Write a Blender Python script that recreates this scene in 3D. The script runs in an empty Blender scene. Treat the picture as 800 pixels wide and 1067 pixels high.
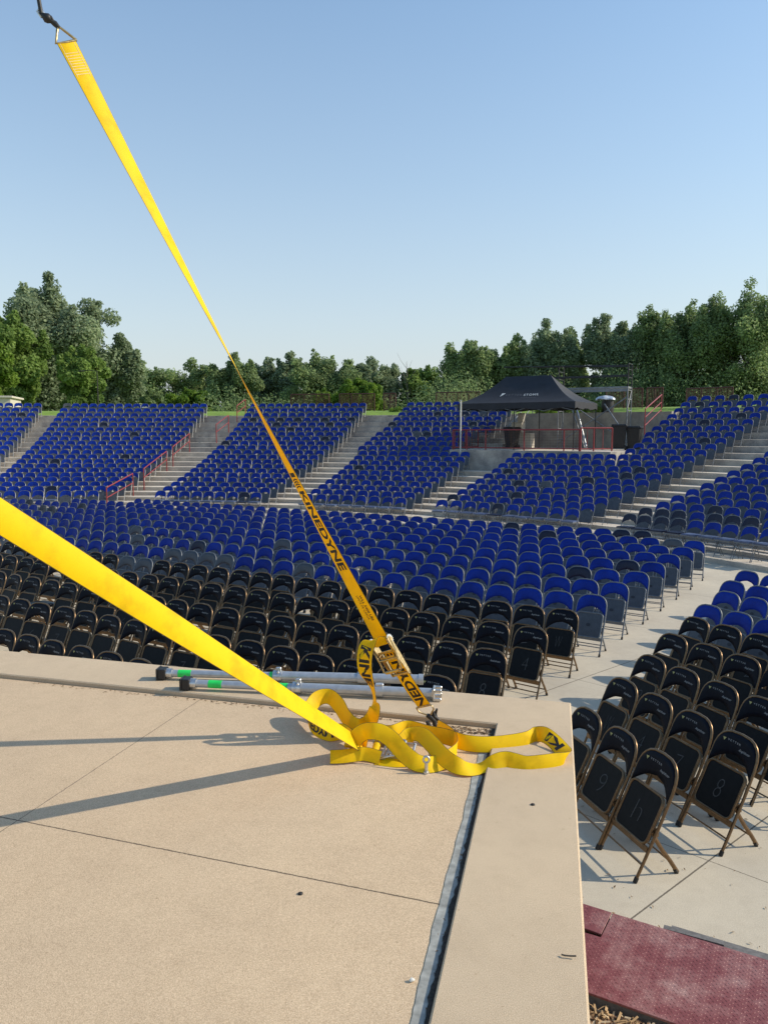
import bpy, math, random
import numpy as np
from mathutils import Vector, Matrix, noise as mnoise
random.seed(7); rng = np.random.default_rng(11)
sc = bpy.context.scene
col = sc.collection
V = Vector
CH = 3.1                       # camera height above the audience floor
F = 800.0; PIT = math.atan(83.5/800)
STG = 1.5                      # stage height

# surveying helpers: a sight line from the camera met with a plane of known height / distance
def _ray(x, y):
    u = (x-400)/F; v = (533.5-y)/F
    return u, math.cos(PIT)+v*math.sin(PIT), v*math.cos(PIT)-math.sin(PIT)
def PZ(x, y, z):
    u, fw, up = _ray(x, y); t = (z-CH)/up
    return V((u*t, fw*t, z))
def PY(x, y, Y):
    u, fw, up = _ray(x, y); t = Y/fw
    return V((u*t, Y, CH+up*t))

# ------------------------------------------------------------------ materials
MATS = {}
def new_mat(name):
    m = bpy.data.materials.new(name); m.use_nodes = True
    MATS[name] = m
    nt = m.node_tree; b = nt.nodes['Principled BSDF']
    return m, nt, b
def N(nt, t, **kw):
    n = nt.nodes.new(t)
    for k, v in kw.items(): setattr(n, k, v)
    return n
def ramp(nt, fac, stops):
    r = N(nt, 'ShaderNodeValToRGB')
    e = r.color_ramp.elements
    while len(e) < len(stops): e.new(0.5)
    for i, (p, c) in enumerate(stops):
        e[i].position = p; e[i].color = (*c, 1)
    nt.links.new(fac, r.inputs[0]); return r.outputs[0]
def noise(nt, scale, detail=3, rough=.55, vec=None):
    n = N(nt, 'ShaderNodeTexNoise'); n.inputs['Scale'].default_value = scale
    n.inputs['Detail'].default_value = detail; n.inputs['Roughness'].default_value = rough
    if vec is not None: nt.links.new(vec, n.inputs['Vector'])
    return n.outputs['Fac']
def objvec(nt):
    return N(nt, 'ShaderNodeTexCoord').outputs['Object']
def mix(nt, a, b, fac, mode='MIX'):
    m = N(nt, 'ShaderNodeMix', data_type='RGBA', blend_type=mode)
    for s, val in ((0, fac), (6, a), (7, b)):
        if hasattr(val, 'links') or hasattr(val, 'is_linked'): nt.links.new(val, m.inputs[s])
        elif s == 0: m.inputs[0].default_value = val
        else: m.inputs[s].default_value = (*val, 1)
    return m.outputs[2]
def math_(nt, op, a, b=None, c=None):
    m = N(nt, 'ShaderNodeMath', operation=op)
    for i, val in enumerate((a, b, c)):
        if val is None: continue
        if hasattr(val, 'is_linked'): nt.links.new(val, m.inputs[i])
        else: m.inputs[i].default_value = val
    return m.outputs[0]
def bump(nt, b, h, strength=.3, dist=.01):
    n = N(nt, 'ShaderNodeBump'); n.inputs['Strength'].default_value = strength
    n.inputs['Distance'].default_value = dist
    nt.links.new(h, n.inputs['Height']); nt.links.new(n.outputs[0], b.inputs['Normal'])
def simple(name, c, rough=.5, metal=0, vary=.15, scale=20, bstr=0, spec=.5):
    m, nt, b = new_mat(name)
    v = objvec(nt); f = noise(nt, scale, 4, .6, v)
    lo = tuple(x*(1-vary) for x in c); hi = tuple(min(1, x*(1+vary)) for x in c)
    nt.links.new(ramp(nt, f, [(.3, lo), (.7, hi)]), b.inputs['Base Color'])
    b.inputs['Roughness'].default_value = rough; b.inputs['Metallic'].default_value = metal
    b.inputs['Specular IOR Level'].default_value = spec
    if bstr: bump(nt, b, f, bstr, .005)
    return m
def joint_mask(nt, vec, lines, jit=.004):
    """lines: (p, direction, half width, spacing or None) -> 1 in the joint"""
    sep = N(nt, 'ShaderNodeSeparateXYZ'); nt.links.new(vec, sep.inputs[0])
    nz = noise(nt, 60, 3, .6, vec)
    out = None
    for p, d, hw, sp in lines:
        l = math.hypot(*d); nx, ny = -d[1]/l, d[0]/l
        c = -(nx*p[0]+ny*p[1])
        a = math_(nt, 'ADD', math_(nt, 'MULTIPLY', sep.outputs[0], nx), math_(nt, 'MULTIPLY', sep.outputs[1], ny))
        a = math_(nt, 'ADD', a, c)
        a = math_(nt, 'ADD', a, math_(nt, 'MULTIPLY', math_(nt, 'SUBTRACT', nz, .5), jit*2))
        if sp:
            a = math_(nt, 'PINGPONG', a, sp/2)
        else:
            a = math_(nt, 'ABSOLUTE', a)
        a = math_(nt, 'LESS_THAN', a, hw)
        out = a if out is None else math_(nt, 'MAXIMUM', out, a)
    return out

def concrete(name, dark, light, lines=None, grain=420, patch=1.2, stain=.25, bs=.35, speck=True):
    m, nt, b = new_mat(name)
    v = objvec(nt)
    g = noise(nt, grain, 3, .75, v); p = noise(nt, patch, 6, .6, v)
    c = ramp(nt, g, [(.32, dark), (.5, tuple((a+q)/2 for a, q in zip(dark, light))), (.68, light)])
    c = mix(nt, c, ramp(nt, p, [(.3, (1-stain, 1-stain, 1-stain*.9)), (.65, (1, 1, 1))]), 1.0, 'MULTIPLY')
    if speck:
        s = noise(nt, 38, 2, .5, v)
        c = mix(nt, c, ramp(nt, s, [(.70, (1, 1, 1)), (.78, (.6, .55, .48))]), .5, 'MULTIPLY')
        s2 = noise(nt, 9, 8, .75, v)
        c = mix(nt, c, ramp(nt, s2, [(.35, (.88, .87, .86)), (.55, (1, 1, 1))]), .55, 'MULTIPLY')
    if lines:
        jm = joint_mask(nt, v, lines)
        c = mix(nt, c, (.05, .04, .03), math_(nt, 'MULTIPLY', jm, .8))
    nt.links.new(c, b.inputs['Base Color'])
    b.inputs['Roughness'].default_value = .9; b.inputs['Specular IOR Level'].default_value = .25
    bump(nt, b, g, bs, .004)
    return m

concrete('stage_concrete', (.40, .285, .175), (.80, .61, .40),
         [((-1.63, 3.11), (1.83, -.61), .0035, None), ((-1.57, 2.98), (.42, 1.47), .002, None), ((-4.9, 4.2), (1.83, -.61), .0035, None)], grain=300, patch=1.0, stain=.10)
concrete('cap_concrete', (.38, .283, .18), (.76, .60, .41), grain=330, patch=1.6, stain=.09)
concrete('floor_concrete', (.46, .40, .30), (.67, .59, .45),
         [((1.6, 4.63), (1.51, 1.30), .006, 3.05), ((2.36, 5.28), (.29, -.27), .004, 3.05)], grain=150, patch=.8, stain=.2, bs=.2)
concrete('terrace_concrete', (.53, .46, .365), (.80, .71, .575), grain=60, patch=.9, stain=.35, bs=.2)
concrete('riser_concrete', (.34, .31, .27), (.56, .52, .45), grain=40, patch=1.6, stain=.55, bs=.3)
concrete('riser_lit', (.48, .42, .335), (.70, .62, .50), grain=40, patch=1.6, stain=.4, bs=.3)  # lower risers: paler copy of the riser concrete, with reflected light painted in
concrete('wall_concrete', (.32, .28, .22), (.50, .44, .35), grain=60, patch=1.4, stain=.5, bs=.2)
simple('black_vinyl', (.004, .005, .010), .5, 0, .3, 30, .15, .14)
simple('seat_vinyl', (.012, .02, .026), .38, 0, .3, 30, .2, .4)
simple('navy_vinyl', (.006, .009, .03), .42, 0, .3, 30, .15, .35)
def _blue():
    m, nt, b = new_mat('blue_vinyl')
    v = N(nt, 'ShaderNodeNewGeometry').outputs['Position']
    f = noise(nt, 1.9, 5, .75, v)
    f2 = noise(nt, 60, 3, .6, v)
    c = ramp(nt, f, [(.25, (.0015, .015, .15)), (.5, (.0025, .025, .26)), (.75, (.006, .044, .38))])
    c = mix(nt, c, ramp(nt, f2, [(.3, (.8, .8, .8)), (.7, (1.1, 1.1, 1.1))]), 1, 'MULTIPLY')
    nt.links.new(c, b.inputs['Base Color']); b.inputs['Roughness'].default_value = .5
    b.inputs['Specular IOR Level'].default_value = .18
_blue()
simple('bronze_metal', (.20, .125, .065), .34, .75, .25, 40, .05)
simple('grey_metal', (.17, .18, .19), .5, .4, .15, 30)
simple('grey_pan', (.07, .075, .085), .5, .2, .18, 14)
simple('black_pan', (.006, .006, .006), .55, 0, .45, 25, .1, .2)
simple('rubber', (.02, .018, .016), .7)
simple('print_white', (.62, .62, .58), .6, 0, .25, 90)
simple('print_dim', (.10, .10, .11), .6, 0, .2, 90)
simple('print_gold', (.42, .38, .14), .6)
simple('chalk', (.075, .075, .072), .9, 0, .6, 180)
simple('oval_sticker', (.02, .02, .025), .5)
def web(name, c, tr):
    m, nt, b = new_mat(name)
    v = objvec(nt)
    w = N(nt, 'ShaderNodeTexWave', wave_type='BANDS'); w.inputs['Scale'].default_value = 35
    w.inputs['Distortion'].default_value = 1.0; nt.links.new(v, w.inputs[0])
    f = noise(nt, 7, 5, .65, v); f2 = noise(nt, 500, 2, .5, v)
    cc = ramp(nt, f, [(.28, tuple(x*.70 for x in c)), (.5, c), (.8, tuple(min(1, x*1.08) for x in c))])
    cc = mix(nt, cc, ramp(nt, f2, [(.3, (.84, .8, .7)), (.65, (1, 1, 1))]), .7, 'MULTIPLY')
    nt.links.new(cc, b.inputs['Base Color']); b.inputs['Roughness'].default_value = .62
    b.inputs['Specular IOR Level'].default_value = .3
    bump(nt, b, f2, .15, .001)
    t = N(nt, 'ShaderNodeBsdfTranslucent'); t.inputs[0].default_value = (c[0], c[1]*.74, 0, 1)
    mx = N(nt, 'ShaderNodeMixShader'); mx.inputs[0].default_value = tr
    out = nt.nodes['Material Output']
    nt.links.new(b.outputs[0], mx.inputs[1]); nt.links.new(t.outputs[0], mx.inputs[2]); nt.links.new(mx.outputs[0], out.inputs[0])
web('yellow_webbing', (1.0, .73, .002), .32)
simple('webbing_edge', (.16, .10, .01), .8)
simple('webbing_ink', (.012, .010, .008), .6)
simple('stitching', (.75, .55, .25), .8, 0, .3, 300)
simple('zinc_gold', (.46, .35, .18), .36, .85, .3, 60, .1)
simple('zinc_silver', (.58, .58, .57), .32, .85, .25, 50, .1)
simple('scaffold_metal', (.22, .23, .24), .5, .4, .3, 5)
simple('aluminium', (.46, .48, .50), .45, .6, .12, 25, .05)
simple('green_tape', (.02, .62, .10), .5)
simple('black_plastic', (.012, .012, .013), .5, 0, .3, 20, .1)
simple('red_paint', (.26, .035, .035), .5, .1, .2, 10)
simple('dark_red_paint', (.085, .028, .022), .6, .1, .2, 10)
simple('canopy_fabric', (.016, .018, .024), .7, 0, .25, 3, .1)
simple('tarp', (.45, .50, .56), .35, .3, .3, 8, .4)
simple('tan_wall', (.55, .50, .42), .8, 0, .1, 2)
simple('bark', (.10, .08, .06), .9, 0, .3, 8, .5)
simple('pale_bark', (.26, .23, .19), .9, 0, .3, 8, .5)
simple('leaf_litter', (.16, .095, .045), .9, 0, .6, 60)
simple('dark_dirt', (.035, .028, .022), .95, 0, .6, 80, .5)
simple('sealant', (.30, .30, .27), .7, 0, .35, 25, .3)
simple('white_scrap', (.7, .68, .6), .8)
simple('rust_edge', (.17, .16, .15), .7, .3, .3, 30, .2)
def _plate():
    m, nt, b = new_mat('red_plate')
    v = objvec(nt); f = noise(nt, 3.5, 7, .7, v); g = noise(nt, 160, 3, .7, v)
    c = ramp(nt, f, [(.3, (.15, .034, .034)), (.48, (.21, .058, .058)), (.60, (.29, .13, .12)), (.75, (.42, .27, .24))])
    c = mix(nt, c, ramp(nt, g, [(.35, (.75, .7, .7)), (.62, (1.1, 1.1, 1.1))]), .9, 'MULTIPLY')
    nt.links.new(c, b.inputs['Base Color']); b.inputs['Roughness'].default_value = .55; b.inputs['Metallic'].default_value = .1
    bump(nt, b, g, .2, .002)
_plate()
def _mulch():
    m, nt, b = new_mat('mulch')
    v = objvec(nt); f = noise(nt, 60, 5, .8, v)
    nt.links.new(ramp(nt, f, [(.3, (.07, .035, .015)), (.5, (.26, .15, .07)), (.7, (.5, .34, .18))]), b.inputs['Base Color'])
    b.inputs['Roughness'].default_value = .95; bump(nt, b, f, 1, .03)
_mulch()
def _grass():
    m, nt, b = new_mat('grass_ground')
    v = objvec(nt); f = noise(nt, 1.2, 8, .75, v)
    nt.links.new(ramp(nt, f, [(.3, (.12, .20, .025)), (.6, (.20, .31, .04)), (.8, (.28, .36, .06))]), b.inputs['Base Color'])
    b.inputs['Roughness'].default_value = .95; bump(nt, b, f, .6, .05)
_grass()
def leafmat(name, dark, light, tr=.5):
    m, nt, b = new_mat(name)
    a = N(nt, 'ShaderNodeAttribute', attribute_name='tone')
    c = ramp(nt, a.outputs['Fac'], [(0, dark), (1, light)])
    nt.links.new(c, b.inputs['Base Color']); b.inputs['Roughness'].default_value = .6
    b.inputs['Specular IOR Level'].default_value = .25
    t = N(nt, 'ShaderNodeBsdfTranslucent'); nt.links.new(c, t.inputs[0])
    mx = N(nt, 'ShaderNodeMixShader'); mx.inputs[0].default_value = tr
    nt.links.new(b.outputs[0], mx.inputs[1]); nt.links.new(t.outputs[0], mx.inputs[2])
    nt.links.new(mx.outputs[0], nt.nodes['Material Output'].inputs[0])
leafmat('foliage_deep', (.15, .21, .09), (.36, .46, .19))
leafmat('foliage_mid', (.13, .21, .05), (.31, .44, .11))
leafmat('foliage_bright', (.10, .18, .025), (.23, .35, .05))
leafmat('foliage_grey', (.17, .225, .13), (.38, .46, .26))

# ------------------------------------------------------------------ mesh builder
class MB:
    def __init__(s): s.v = []; s.f = []; s.m = []; s.sm = []
    def add(s, vs, fs, mi=0, smooth=False):
        o = len(s.v); s.v += [tuple(p) for p in vs]
        s.f += [tuple(i+o for i in f) for f in fs]; s.m += [mi]*len(fs); s.sm += [smooth]*len(fs)
    def box(s, c, size, mi=0, M=None, bev=0):
        hx, hy, hz = size[0]/2, size[1]/2, size[2]/2
        if bev:
            bev = min(bev, hx*.9, hy*.9, hz*.9)
            vs = []; idx = {}
            for sx in (-1, 1):
                for sy in (-1, 1):
                    for sz in (-1, 1):
                        for k in range(3):
                            p = [sx*hx, sy*hy, sz*hz]
                            for a in range(3):
                                if a != k: p[a] -= (sx, sy, sz)[a]*bev
                            idx[(sx, sy, sz, k)] = len(vs); vs.append(V(p))
            fs = []
            for k in range(3):
                a, b2 = [(1, 2), (2, 0), (0, 1)][k]
                for sg in (-1, 1):
                    loop = []
                    for da, db in ((-1, -1), (1, -1), (1, 1), (-1, 1)):
                        key = [0, 0, 0]; key[k] = sg; key[a] = da; key[b2] = db
                        loop.append(idx[(*key, k)])
                    fs.append(loop if sg > 0 else loop[::-1])
            for k in range(3):      # edges along axis k
                a, b2 = [(1, 2), (2, 0), (0, 1)][k]
                for da in (-1, 1):
                    for db in (-1, 1):
                        def g(sk, face):
                            key = [0, 0, 0]; key[k] = sk; key[a] = da; key[b2] = db
                            return idx[(*key, face)]
                        q = [g(-1, a), g(1, a), g(1, b2), g(-1, b2)]
                        fs.append(q if da*db < 0 else q[::-1])
            for sx in (-1, 1):
                for sy in (-1, 1):
                    for sz in (-1, 1):
                        t = [idx[(sx, sy, sz, k)] for k in range(3)]
                        fs.append(t if sx*sy*sz > 0 else t[::-1])
        else:
            vs = [V((x, y, z)) for x in (-hx, hx) for y in (-hy, hy) for z in (-hz, hz)]
            fs = [(0, 1, 3, 2), (4, 6, 7, 5), (0, 4, 5, 1), (2, 3, 7, 6), (0, 2, 6, 4), (1, 5, 7, 3)]
        c = V(c)
        vs = [(M @ p if M is not None else p)+c for p in vs]
        s.add(vs, fs, mi)
    def bar(s, a, b, w, h, mi=0, up=V((0, 0, 1))):
        a = V(a); b = V(b); d = (b-a); L = d.length; d.normalize()
        side = d.cross(up)
        if side.length < 1e-4: side = d.cross(V((0, 1, 0)))
        side.normalize(); u = side.cross(d)
        M = Matrix((side, d, u)).transposed()
        s.box((a+b)/2, (w, L, h), mi, M)
    def tube(s, pts, r, mi=0, n=8, cap=True, ry=None):
        pts = [V(p) for p in pts]; rs = r if isinstance(r, (list, tuple)) else [r]*len(pts)
        vs = []; fs = []
        ref = None
        for i, p in enumerate(pts):
            d = (pts[min(i+1, len(pts)-1)]-pts[max(i-1, 0)]).normalized()
            if ref is None:
                ref = d.cross(V((0, 0, 1)))
                if ref.length < .1: ref = d.cross(V((1, 0, 0)))
            ref = (ref-d*ref.dot(d)).normalized(); b = d.cross(ref)
            for k in range(n):
                a = 2*math.pi*k/n
                vs.append(p+ref*math.cos(a)*rs[i]+b*math.sin(a)*(rs[i] if ry is None else ry))
        for i in range(len(pts)-1):
            for k in range(n):
                k2 = (k+1) % n
                fs.append((i*n+k, i*n+k2, (i+1)*n+k2, (i+1)*n+k))
        s.add(vs, fs, mi, n > 4)
        if cap:
            s.add(vs[:n], [tuple(range(n))[::-1]], mi); s.add(vs[-n:], [tuple(range(n))], mi)
    def build(s, name, mats, parent=None, link=True):
        me = bpy.data.meshes.new(name)
        me.from_pydata(s.v, [], s.f)
        if isinstance(mats, str): mats = [mats]
        for m in mats: me.materials.append(MATS[m])
        me.polygons.foreach_set('material_index', s.m)
        me.polygons.foreach_set('use_smooth', s.sm)
        me.update()
        o = bpy.data.objects.new(name, me)
        if link: col.objects.link(o)
        if parent is not None: o.parent = parent
        return o
def tag(o, label=None, cat=None, group=None, kind=None):
    if label: o['label'] = label
    if cat: o['category'] = cat
    if group: o['group'] = group
    if kind: o['kind'] = kind
    return o
def empty(name, loc=(0, 0, 0), rz=0, **kw):
    o = bpy.data.objects.new(name, None); o.location = loc; o.rotation_euler = (0, 0, rz)
    o.empty_display_size = .2
    col.objects.link(o); tag(o, **kw); return o
def text_polys(body, bold=.0, shear=0, space=1.0, lines=1):
    cu = bpy.data.curves.new('lettering', 'FONT'); cu.body = body; cu.size = 1; cu.offset = bold
    cu.shear = shear; cu.space_character = space; cu.resolution_u = 3
    cu.align_x = 'CENTER'; cu.align_y = 'CENTER'
    ob = bpy.data.objects.new('lettering', cu); col.objects.link(ob)
    dg = bpy.context.evaluated_depsgraph_get()
    me = ob.evaluated_get(dg).to_mesh()
    vs = [v.co.copy() for v in me.vertices]; fs = [tuple(p.vertices) for p in me.polygons]
    ob.evaluated_get(dg).to_mesh_clear()
    bpy.data.objects.remove(ob); bpy.data.curves.remove(cu)
    xs = [v.x for v in vs]; ys = [v.y for v in vs]
    cx = (min(xs)+max(xs))/2; cy = (min(ys)+max(ys))/2; w = max(xs)-min(xs); h = max(ys)-min(ys)
    return [V(((v.x-cx)/w, (v.y-cy)/h, 0)) for v in vs], fs     # normalised to a 1 x 1 box
def txt_into(mb, body, mp, mi, **kw):
    vs, fs = text_polys(body, **kw)
    mb.add([mp(v.x, v.y) for v in vs], fs, mi)

# ------------------------------------------------------------------ camera, light
cam = bpy.data.cameras.new('camera'); co = bpy.data.objects.new('camera', cam); col.objects.link(co)
co.location = (0, 0, CH); co.rotation_euler = (math.pi/2-PIT, 0, 0)
cam.sensor_fit = 'HORIZONTAL'; cam.sensor_width = 36; cam.lens = 36; cam.clip_end = 3000; cam.clip_start = .05
sc.camera = co
SUN_EL = math.radians(32.5)
w = bpy.data.worlds.new('World'); sc.world = w; w.use_nodes = True
nt = w.node_tree; bg = nt.nodes['Background']
sky = N(nt, 'ShaderNodeTexSky'); sky.sky_type = 'NISHITA'; sky.sun_disc = False
sky.sun_elevation = SUN_EL; sky.sun_rotation = math.radians(88); sky.altitude = 300
sky.air_density = 1.5; sky.dust_density = .9; sky.ozone_density = 2.0
# summer haze: the sky pales toward the horizon
tc = N(nt, 'ShaderNodeTexCoord'); sx_ = N(nt, 'ShaderNodeSeparateXYZ'); nt.links.new(tc.outputs['Generated'], sx_.inputs[0])
hz = ramp(nt, math_(nt, 'ABSOLUTE', sx_.outputs[2]), [(0, (.85, .85, .85)), (.10, (.66, .66, .66)), (.30, (.36, .36, .36)), (.55, (.12, .12, .12)), (1, (0, 0, 0))])
hs = N(nt, 'ShaderNodeHueSaturation'); hs.inputs['Saturation'].default_value = 1.2; hs.inputs['Value'].default_value = 1.22
nt.links.new(sky.outputs[0], hs.inputs['Color'])
cs__ = mix(nt, hs.outputs[0], (3.95, 4.4, 5.25), hz)
nt.links.new(cs__, bg.inputs[0]); bg.inputs[1].default_value = .15
sl = bpy.data.lights.new('sun', 'SUN'); sl.energy = 4.6; sl.angle = math.radians(.55); sl.color = (1, .90, .74)
so = bpy.data.objects.new('sun', sl); col.objects.link(so); so.rotation_euler = (0, math.pi/2-SUN_EL, math.radians(2))
sc.view_settings.view_transform = 'Standard'; sc.view_settings.look = 'None'; sc.view_settings.exposure = 0

# ------------------------------------------------------------------ bowl geometry
CX, CY, R0, RD = -11.09, 5.96, 22.95, .8
APZ = [.9, 1.02, 1.14, 1.28, 1.42, 1.57, 1.73, 1.9, 2.08, 2.27, 2.47, 2.67, 2.88, 3.1, 3.34, 3.6, 3.86, 4.13, 4.41, 4.7]
FZ = [z-.785 for z in APZ]
def TP(ang, R, z):
    a = math.radians(ang); return V((CX+R*math.sin(a), CY+R*math.cos(a), z))
def sector(mb, prof, a0, a1, step=1.0, mis=None, caps=True):
    n = max(1, int(round((a1-a0)/step))); vs = []; k = len(prof)
    for i in range(n+1):
        a = a0+(a1-a0)*i/n
        vs += [TP(a, r, z) for r, z in prof]
    for j in range(k-1):
        mi = mis[j] if mis else 0
        fs = [(i*k+j, i*k+j+1, (i+1)*k+j+1, (i+1)*k+j)[::-1] for i in range(n)]
        used = sorted({q for f in fs for q in f}); mp = {q: t for t, q in enumerate(used)}
        mb.add([vs[q] for q in used], [tuple(mp[q] for q in f) for f in fs], mi)
    if caps:
        for i in (0, n):
            base = vs[i*k:(i+1)*k]; bot = [V((p.x, p.y, -.5)) for p in base]
            mb.add(base+bot, [(j, j+1, k+j+1, k+j) for j in range(k-1)], 1)
def terr_profile(i0, i1, zstart):
    pr = []; mi = []
    r = R0-.55+RD*i0
    pr.append((r, zstart))
    for i in range(i0, i1+1):
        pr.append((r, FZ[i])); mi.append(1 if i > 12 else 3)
        r += RD
        pr.append((r, FZ[i])); mi.append(0)
    return pr, mi
PLZ = 2.35
mb = MB()
RT = R0-.55+RD*20
for a0, a1, i1 in ((-62, 27.2, 19), (27.2, 29.4, 9), (29.4, 40.3, 9), (40.3, 96, 19)):
    pr, mi = terr_profile(0, i1, -.05)
    if i1 == 19:
        pr += [(RT, 4.02), (RT+.35, 4.03)]; mi += [1, 0]
    sector(mb, pr, a0, a1, 1, mi)
pr, mi = terr_profile(14, 19, PLZ); pr += [(RT, 4.02), (RT+.35, 4.03)]; mi += [1, 0]
sector(mb, pr, 27.2, 29.4, 1, mi)
# platform for the mixing tent with its front wall
Rf = R0-.55+RD*10
sector(mb, [(Rf, 1.4), (Rf, PLZ), (R0-.55+RD*14+.001, PLZ)], 27.2, 29.4, 1, [1, 0])
sector(mb, [(Rf, 1.4), (Rf, PLZ), (36.6, PLZ), (36.6, 4.0), (RT+.35, 4.03)], 29.4, 40.3, 1, [1, 0, 2, 0])
tag(mb.build('seating_terraces', ['terrace_concrete', 'riser_concrete', 'wall_concrete', 'riser_lit']), kind='structure')
mb = MB()
sector(mb, [(RT+.35, 4.03), (RT+1.2, 4.24), (42.5, 4.38), (60, 4.4), (110, 4.2), (900, 3.6)], -100, 130, 2, caps=False)
tag(mb.build('grass_bank', 'grass_ground'), kind='structure')
mb = MB(); n = 72
mb.add([(CX, CY, 0)]+[TP(i*5, 24, 0) for i in range(n)], [(0, (i+1) % n+1, i+1) for i in range(n)])
tag(mb.build('floor', 'floor_concrete'), kind='structure')
mb = MB()
mb.add([(-900, -900, -.06), (900, -900, -.06), (900, 900, -.06), (-900, 900, -.06)], [(0, 1, 2, 3)])
tag(mb.build('ground', 'grass_ground'), kind='structure')

# ------------------------------------------------------------------ stage
fc = V((1.11, 4.42)); fd = V((-.963, .269)).normalized(); rd = V((-.2157, -.9765)).normalized()
ic = V((.62, 4.09)); idf = V((-.9636, .267)).normalized(); idr = V((-.2255, -.974)).normalized()
LF, LR = 26, 9
SLZ = STG-.028
def prism(mb, poly, z0, z1, mi=0, bev=0):
    n = len(poly)
    if bev:
        c = sum((V(p) for p in poly), V((0, 0)))/n
        inner = []
        for i in range(n):
            p0, p, p1 = V(poly[i-1]), V(poly[i]), V(poly[(i+1) % n])
            e0 = (p-p0).normalized(); e1 = (p1-p).normalized()
            n0 = V((-e0.y, e0.x)); n1 = V((-e1.y, e1.x))
            k = (n0+n1); k = k/max(.2, k.dot(n0))
            inner.append(p+k*bev)
        vs = [(*p, z0) for p in poly]+[(*p, z1-bev) for p in poly]+[(*p, z1) for p in inner]
        fs = [tuple(range(2*n, 3*n))]
        for i in range(n):
            j = (i+1) % n
            fs += [(i, j, n+j, n+i), (n+i, n+j, 2*n+j, 2*n+i)]
    else:
        vs = [(*p, z0) for p in poly]+[(*p, z1) for p in poly]
        fs = [tuple(range(n, 2*n))]+[(i, (i+1) % n, n+(i+1) % n, n+i) for i in range(n)]
    mb.add(vs, fs, mi)
stage = empty('stage', (0, 0, 0), label='raised tan concrete stage with a wider edge cap along its front and side', cat='stage')
mb = MB()
g = .014
i0 = ic+idf*g*.2
slab = [ic+V((-g, -g*.8))+idr*0, ic+V((-g, -g*.8))+idf*LF, ic+idf*LF+idr*LR, ic+V((-g, 0))+idr*LR]
prism(mb, [slab[0], slab[1], slab[2], slab[3]], .0, SLZ)
mb.build('slab', 'stage_concrete', stage)
mb = MB()
prism(mb, [fc, fc+fd*LF, ic+idf*LF, ic, ic+idr*LR, fc+rd*LR], STG-.16, STG, bev=.007)
mb.build('edge_cap', 'cap_concrete', stage)
mb = MB()
q = .03
prism(mb, [fc+V((-q, -q)), fc+fd*LF+V((0, -q)), fc+fd*LF+V((0, -.3)), V((-q-.18, -.18))+fc, fc+rd*LR+V((-.25, 0)), fc+rd*LR+V((-q, 0))], 0, STG-.161)
mb.build('stage_wall', 'wall_concrete', stage)
# joint filling between slab and cap
mb = MB()
prism(mb, [ic+V((-.001, -.001)), ic+idf*LF+V((0, -.001)), ic+idf*LF+V((0, -.05)), ic+V((-.05, -.05)), ic+idr*LR+V((-.05, 0)), ic+idr*LR+V((-.001, 0))], STG-.08, SLZ-.008)
mb.build('joint_filling', 'dark_dirt', stage)
# ragged sealant smeared over the slab edge beside the side joint
mb = MB(); vs = []; fs = []; n = 160
for i in range(n+1):
    t = .25+i/n*3.6
    p = ic+V((-g, -g*.8))+idr*t
    wd = .046+.002*math.sin(i*.13)+.003*random.random()+.002*math.sin(i*.5)
    vs += [(p.x+.004, p.y, SLZ+.003), (p.x-wd, p.y, SLZ+.003)]
for i in range(n): fs.append((2*i, 2*i+1, 2*i+3, 2*i+2))
mb.add(vs, fs); mb.build('sealant', 'sealant', stage)
mb = MB(); vs = []; fs = []
for i in range(n*2+1):
    t = .02+i/(2*n)*3.85
    p = ic+V((-.004, 0))+idr*t; wd = .013+.012*mnoise.noise(V((t*7, 0, 0)))+.006*mnoise.noise(V((t*30, 3, 0)))+.002*random.random()
    vs += [(p.x+.002, p.y, SLZ+.007), (p.x-max(.004, wd), p.y, SLZ+.0065)]
for i in range(2*n): fs.append((2*i, 2*i+1, 2*i+3, 2*i+2))
mb.add(vs, fs); mb.build('joint_dirt', 'dark_dirt', stage)
# dead leaves and grit caught in the joints
def litter(name, spots, size, mat, label, cat, parent=None):
    mb = MB()
    for (x, y, z) in spots:
        a = random.random()*6.28; s = size*(.5+random.random()); t = random.uniform(-.5, .5)
        d = V((math.cos(a), math.sin(a), t*.6)); e2 = V((-math.sin(a), math.cos(a), random.uniform(-.4, .4)))
        c = V((x, y, z+s*.3))
        mb.add([c-d*s, c+e2*s*.35+V((0, 0, s*.15)), c+d*s, c-e2*s*.35], [(0, 1, 2, 3)])
    o = mb.build(name, mat); tag(o, label, cat, kind='stuff'); return o
sp = []
for k in range(520):
    t = abs(random.gauss(0, 1))*1.1 if k % 2 else random.random()*3.0
    p = ic+V((-.03, -.03))+idf*t; o = random.gauss(0, .014 if t > .5 else .03)
    sp.append((p.x, p.y-abs(o)*1.4+.012, SLZ-.004))
for k in range(160):
    t = random.random()*.14; p = ic+V((-.03, -.03))+idf*random.random()*.22+V((0, -t*.6)); sp.append((p.x, p.y, SLZ-.002))
for k in range(420):
    p = ic+V((-.010, 0))+idr*random.random()*3.2; sp.append((p.x-abs(random.gauss(0, .009)), p.y, SLZ-.002))
litter('leaf_litter', sp, .010, 'leaf_litter', 'dead brown leaves and grit caught in the joint of the stage edge', 'leaf litter')
# weed at the front joint
mb = MB(); base = PZ(158, 711, SLZ)
for k in range(16):
    a = random.random()*6.28; L = random.uniform(.015, .045)
    d = V((math.cos(a)*.8, math.sin(a)*.8, .7)).normalized()*L; s = V((-math.sin(a), math.cos(a), 0))*.008
    mb.add([base, base+d*.6+s, base+d, base+d*.6-s], [(0, 1, 2, 3)])
o = mb.build('weed', 'grass_ground'); tag(o, 'tiny green weed growing in the joint beside the pole end', 'weed')
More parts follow.
